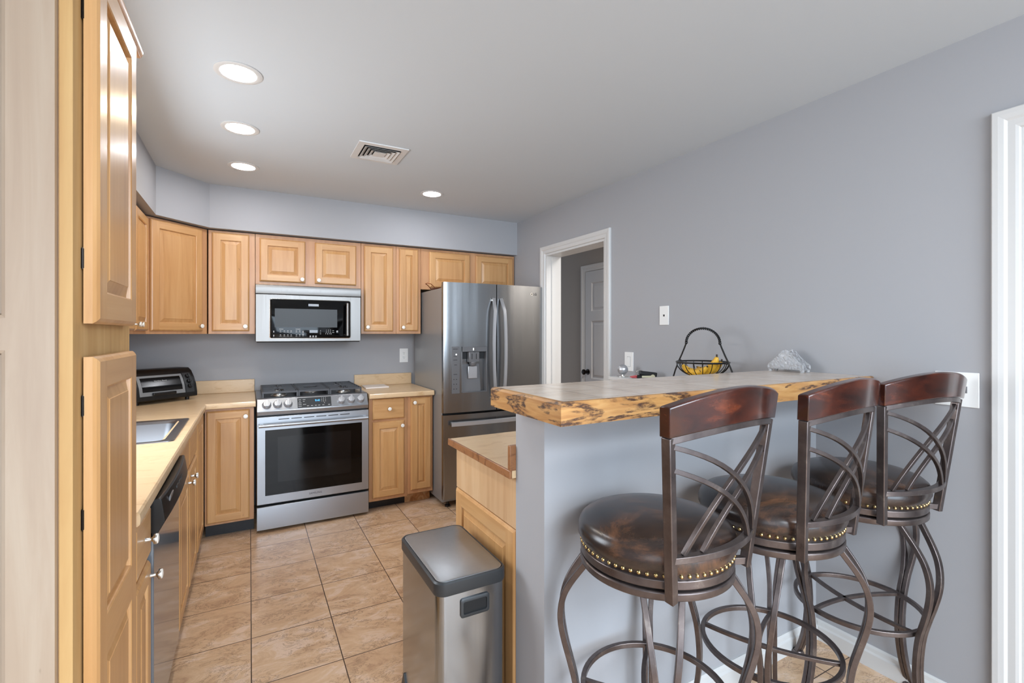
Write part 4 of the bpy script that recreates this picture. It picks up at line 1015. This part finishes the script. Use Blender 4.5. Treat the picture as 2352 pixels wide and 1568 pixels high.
# ------------------------------------------------------------------ trash can
tc = thing('trash_can', 'stainless step trash can with grey rimmed lid', 'trash can', (0.624, 1.593, 0))
HX_, HY_ = 0.122, 0.205
b = MB(); loft(b, [rrect(HX_ - 0.004, HY_ - 0.004, 0.030, 0.022, 8), rrect(HX_ - 0.003, HY_ - 0.003, 0.030, 0.03, 8), rrect(HX_ - 0.003, HY_ - 0.003, 0.030, 0.575, 8)])
obj('body', b, STEEL_CAN, tc)
b = MB(); loft(b, [rrect(HX_ - 0.006, HY_ - 0.006, 0.028, 0.0, 8), rrect(HX_ - 0.001, HY_ - 0.001, 0.031, 0.004, 8), rrect(HX_ - 0.001, HY_ - 0.001, 0.031, 0.024, 8), rrect(HX_ - 0.01, HY_ - 0.01, 0.03, 0.0245, 8)]); obj('base', b, BLACKPL, tc)
b = MB(); loft(b, [rrect(HX_, HY_, 0.034, 0.566, 8), rrect(HX_ + 0.002, HY_ + 0.002, 0.035, 0.572, 8), rrect(HX_ + 0.002, HY_ + 0.002, 0.035, 0.604, 8), rrect(HX_ - 0.002, HY_ - 0.002, 0.033, 0.609, 8), rrect(HX_ - 0.006, HY_ - 0.006, 0.030, 0.6085, 8), rrect(HX_ - 0.0065, HY_ - 0.0065, 0.030, 0.604, 8)]); obj('lid_rim', b, DARKGREY, tc)
b = MB(); loft(b, [rrect(HX_ - 0.007, HY_ - 0.007, 0.030, 0.604, 8), rrect(HX_ - 0.008, HY_ - 0.008, 0.030, 0.609, 8), rrect(HX_ - 0.012, HY_ - 0.012, 0.028, 0.6105, 8)]); obj('lid', b, STEEL_LID, tc)
# handle on the near face (-y): frame with a recessed dark pocket
b = MB(); y0 = -HY_ + 0.003
def rrx(hx, hz, r, y): return [(p[0] + 0.005, y, p[1] + 0.515) for p in rrect(hx, hz, r, 0, 5)]
loft(b, [rrx(0.050, 0.0300, 0.009, y0 + 0.001), rrx(0.050, 0.0300, 0.009, y0 - 0.004), rrx(0.047, 0.027, 0.008, y0 - 0.006), rrx(0.041, 0.0195, 0.006, y0 - 0.006), rrx(0.040, 0.0185, 0.006, y0 - 0.0012)], cap=False)
hn = obj('handle_frame', b, DARKGREY, tc)
obj('handle_pocket', MB().box(-0.035, 0.045, y0 - 0.0012, y0 - 0.0008, 0.4965, 0.5335), BLACKMAT, hn)
# pedal on the -x side
obj('pedal', MB().prism([(-HX_ + 0.01, 0.115), (-HX_ - 0.022, 0.120), (-HX_ - 0.030, 0.155), (-HX_ - 0.022, 0.190), (-HX_ + 0.01, 0.195)], 0.012, 0.022), BLACKPL, tc, 0.003)
obj('pedal_shroud', MB().extr_x([(0.10, 0.028), (0.155, 0.115), (0.16, 0.115), (0.20, 0.028)], -HX_ - 0.0005, -HX_ + 0.004), DARKGREY, tc)

# ------------------------------------------------------------------ bar stools
def arc_pts(f, n=14): return [f(i / n) for i in range(n + 1)]
def make_stool(leg_rot):
    st = thing('bar_stool', 'x', 'bar stool')
    # lower swivel ring and legs carry their own rotation through the mesh
    Rl = Matrix.Rotation(leg_rot, 4, 'Z')
    obj('swivel_ring', MB().lathe([(0.150, 0.738), (0.205, 0.738), (0.207, 0.741), (0.207, 0.756), (0.204, 0.759), (0.150, 0.759)], 64), BRONZE, st, 0.001)
    obj('seat_pan', MB().lathe([(0.130, 0.7595), (0.190, 0.7595), (0.190, 0.764), (0.203, 0.764), (0.206, 0.767), (0.206, 0.786), (0.203, 0.788), (0.130, 0.788)], 64), BRONZE, st, 0.001)
    cu = obj('seat_cushion', MB().lathe([(0.200, 0.786), (0.203, 0.800), (0.208, 0.806), (0.214, 0.820), (0.214, 0.836), (0.207, 0.852), (0.192, 0.865), (0.165, 0.875), (0.12, 0.882), (0.06, 0.8855), (0.0, 0.886)], 64), LEATHER, st)
    # nailheads as one strip of many small studs
    b = MB(); N = 64
    for i in range(N):
        a = 2 * PI * i / N
        M = Matrix.Rotation(a, 4, 'Z') @ Matrix.Translation((0.2045, 0, 0.7975)) @ Matrix.Rotation(PI / 2, 4, 'Y')
        b.lathe([(0.0052, 0), (0.0046, 0.002), (0.0026, 0.0034), (0, 0.0038)], 8, 0, M)
    obj('nailhead_trim', b, BRASS, cu, 0, 60)
    # legs: pairs of square bars, bulging then drawn in, flaring to the foot
    prof = [(0.186, 0.742), (0.205, 0.715), (0.232, 0.675), (0.252, 0.635), (0.262, 0.590), (0.262, 0.545), (0.252, 0.490), (0.236, 0.430), (0.222, 0.375), (0.214, 0.310), (0.212, 0.250), (0.217, 0.185), (0.229, 0.120), (0.247, 0.060), (0.264, 0.022)]
    def spread(z):
        if z < 0.44: return 0.0088
        k = (z - 0.44) / 0.30; return 0.0088 + 0.037 * k ** 1.25
    for q in range(4):
        M = Rl @ Matrix.Rotation(q * PI / 2, 4, 'Z'); b = MB()
        for s_ in (-1, 1):
            pts = []
            for i in range(len(prof) - 1):
                for k in range(3):
                    f_ = k / 3; p0 = prof[max(i - 1, 0)]; p1 = prof[i]; p2 = prof[i + 1]; p3 = prof[min(i + 2, len(prof) - 1)]
                    cr = lambda a_, b_, c_, d_: 0.5 * (2 * b_ + (c_ - a_) * f_ + (2 * a_ - 5 * b_ + 4 * c_ - d_) * f_ ** 2 + (3 * b_ - a_ - 3 * c_ + d_) * f_ ** 3)
                    r_, z_ = cr(p0[0], p1[0], p2[0], p3[0]), cr(p0[1], p1[1], p2[1], p3[1]); pts.append((r_, s_ * spread(z_), z_))
            pts.append((prof[-1][0], s_ * spread(prof[-1][1]), prof[-1][1]))
            b.bar(pts, 0.0165, 0.015, up=(0, 1, 0), M=M)
        lg = obj('leg', b, BRONZE, st, 0.0018)
        Mf = M @ Matrix.Translation((0.266, 0, 0)); obj('foot_pad', MB().lathe([(0.024, 0), (0.026, 0.006), (0.024, 0.016), (0.018, 0.024), (0.010, 0.026)], 20, 0, Mf), BRONZE, lg)
    RR = 0.199; RZ = 0.375
    obj('footrest_ring', MB().bar([(RR * math.cos(2 * PI * i / 56), RR * math.sin(2 * PI * i / 56), RZ) for i in range(56)], 0.014, 0.016, closed=True), BRONZE, st, 0.002)
    b = MB()
    for q in (0, 1):
        b.bar([(x, 0.028 * (1 - (x / 0.195) ** 2), RZ) for x in [-0.195 + 0.39 * i / 14 for i in range(15)]], 0.014, 0.012, M=Rl @ Matrix.Rotation(q * PI / 2, 4, 'Z'))
    obj('cross_brace', b, BRONZE, st, 0.0015)
    # back: posts lean outward and backward
    def hw(z): return 0.158 + (0.212 - 0.158) * (z - 0.757) / (1.15 - 0.757)
    def by(z): return -0.174 - 0.032 * (z - 0.757) / (1.15 - 0.757)
    for s_ in (-1, 1):
        obj('back_post', MB().bar([(s_ * hw(z), by(z), z) for z in (0.752, 0.86, 0.95, 1.05, 1.150)], 0.020, 0.024, up=(0, 1, 0)), BRONZE, st, 0.002)
        obj('post_bracket', MB().bar([(s_ * hw(0.765), by(0.765), 0.768), (s_ * 0.118, -0.152, 0.768)], 0.018, 0.018), BRONZE, st, 0.001)
    def bowy(x, z, bow=0.042): k = x / hw(z); return by(z) - bow * (1 - min(1, k * k))
    def rail(z, crown, w_, h_, name):
        P = [(hw(z) * k, bowy(hw(z) * k, z), z + crown * (1 - k * k)) for k in [-1 + 2 * i / 20 for i in range(21)]]
        return obj(name, MB().bar(P, w_, h_), BRONZE, st, 0.0015)
    rail(1.142, 0.020, 0.022, 0.016, 'top_rail'); rail(0.858, 0.0, 0.020, 0.016, 'lower_rail')
    # wooden crest rail
    vs = []; fs = []; n = 24; W2 = 0.225
    for i in range(n + 1):
        k = -1 + 2 * i / n; x = W2 * k; cz = 1 - k * k
        yb_ = by(1.15) - 0.044 * cz; z0 = 1.1505 + 0.020 * cz; z1 = 1.220 + 0.034 * cz
        lx = x * 1.035; dy = -0.006
        vs += [(x, yb_ - 0.014, z0), (lx, yb_ + dy - 0.014, z1 - 0.003), (lx, yb_ + dy - 0.010, z1), (lx, yb_ + dy + 0.010, z1), (lx, yb_ + dy + 0.014, z1 - 0.003), (x, yb_ + 0.014, z0)]
    m = 6
    for i in range(n):
        for j in range(m): fs.append((i * m + j, i * m + (j + 1) % m, (i + 1) * m + (j + 1) % m, (i + 1) * m + j))
    fs += [tuple(range(m)), tuple(range(n * m + m - 1, n * m - 1, -1))]
    obj('crest_rail', MB().add(vs, fs), CHERRY, st, 0.002)['label'] = 'dark cherry wood crest rail'
    # lattice of crossing curved bars
    def bez(P0, P1, P2, t_): return tuple((1 - t_) ** 2 * a + 2 * t_ * (1 - t_) * b_ + t_ * t_ * c for a, b_, c in zip(P0, P1, P2))
    for s_ in (-1, 1):
        for (P0, P1, P2) in (((-0.205, 1.128), (0.050, 1.058), (0.140, 0.866)), ((-0.196, 1.074), (0.020, 1.000), (0.090, 0.866))):
            pts = []
            for i in range(17):
                x, z = bez(P0, P1, P2, i / 16); x *= s_
                pts.append((x, bowy(x, z) - 0.004 * s_, z))
            obj('lattice_bar', MB().bar(pts, 0.011, 0.011, up=(0, 1, 0)), BRONZE, st, 0.001)
    return st
SG = 'bar stools along the raised bar'
for (x, y, a, lr, lb) in [(1.000, 0.985, 6.0, 50, 'round leather swivel bar stool nearest the camera, leftmost at the bar'),
                          (1.478, 0.957, 5.2, 30, 'round leather swivel bar stool in the middle of the three'),
                          (1.998, 0.946, -6.0, -14, 'round leather swivel bar stool farthest away, beside the right wall')]:
    s_ = make_stool(math.radians(lr - a)); s_.location = (x, y, 0); s_.rotation_euler = (0, 0, math.radians(a)); s_['label'] = lb; s_['group'] = SG
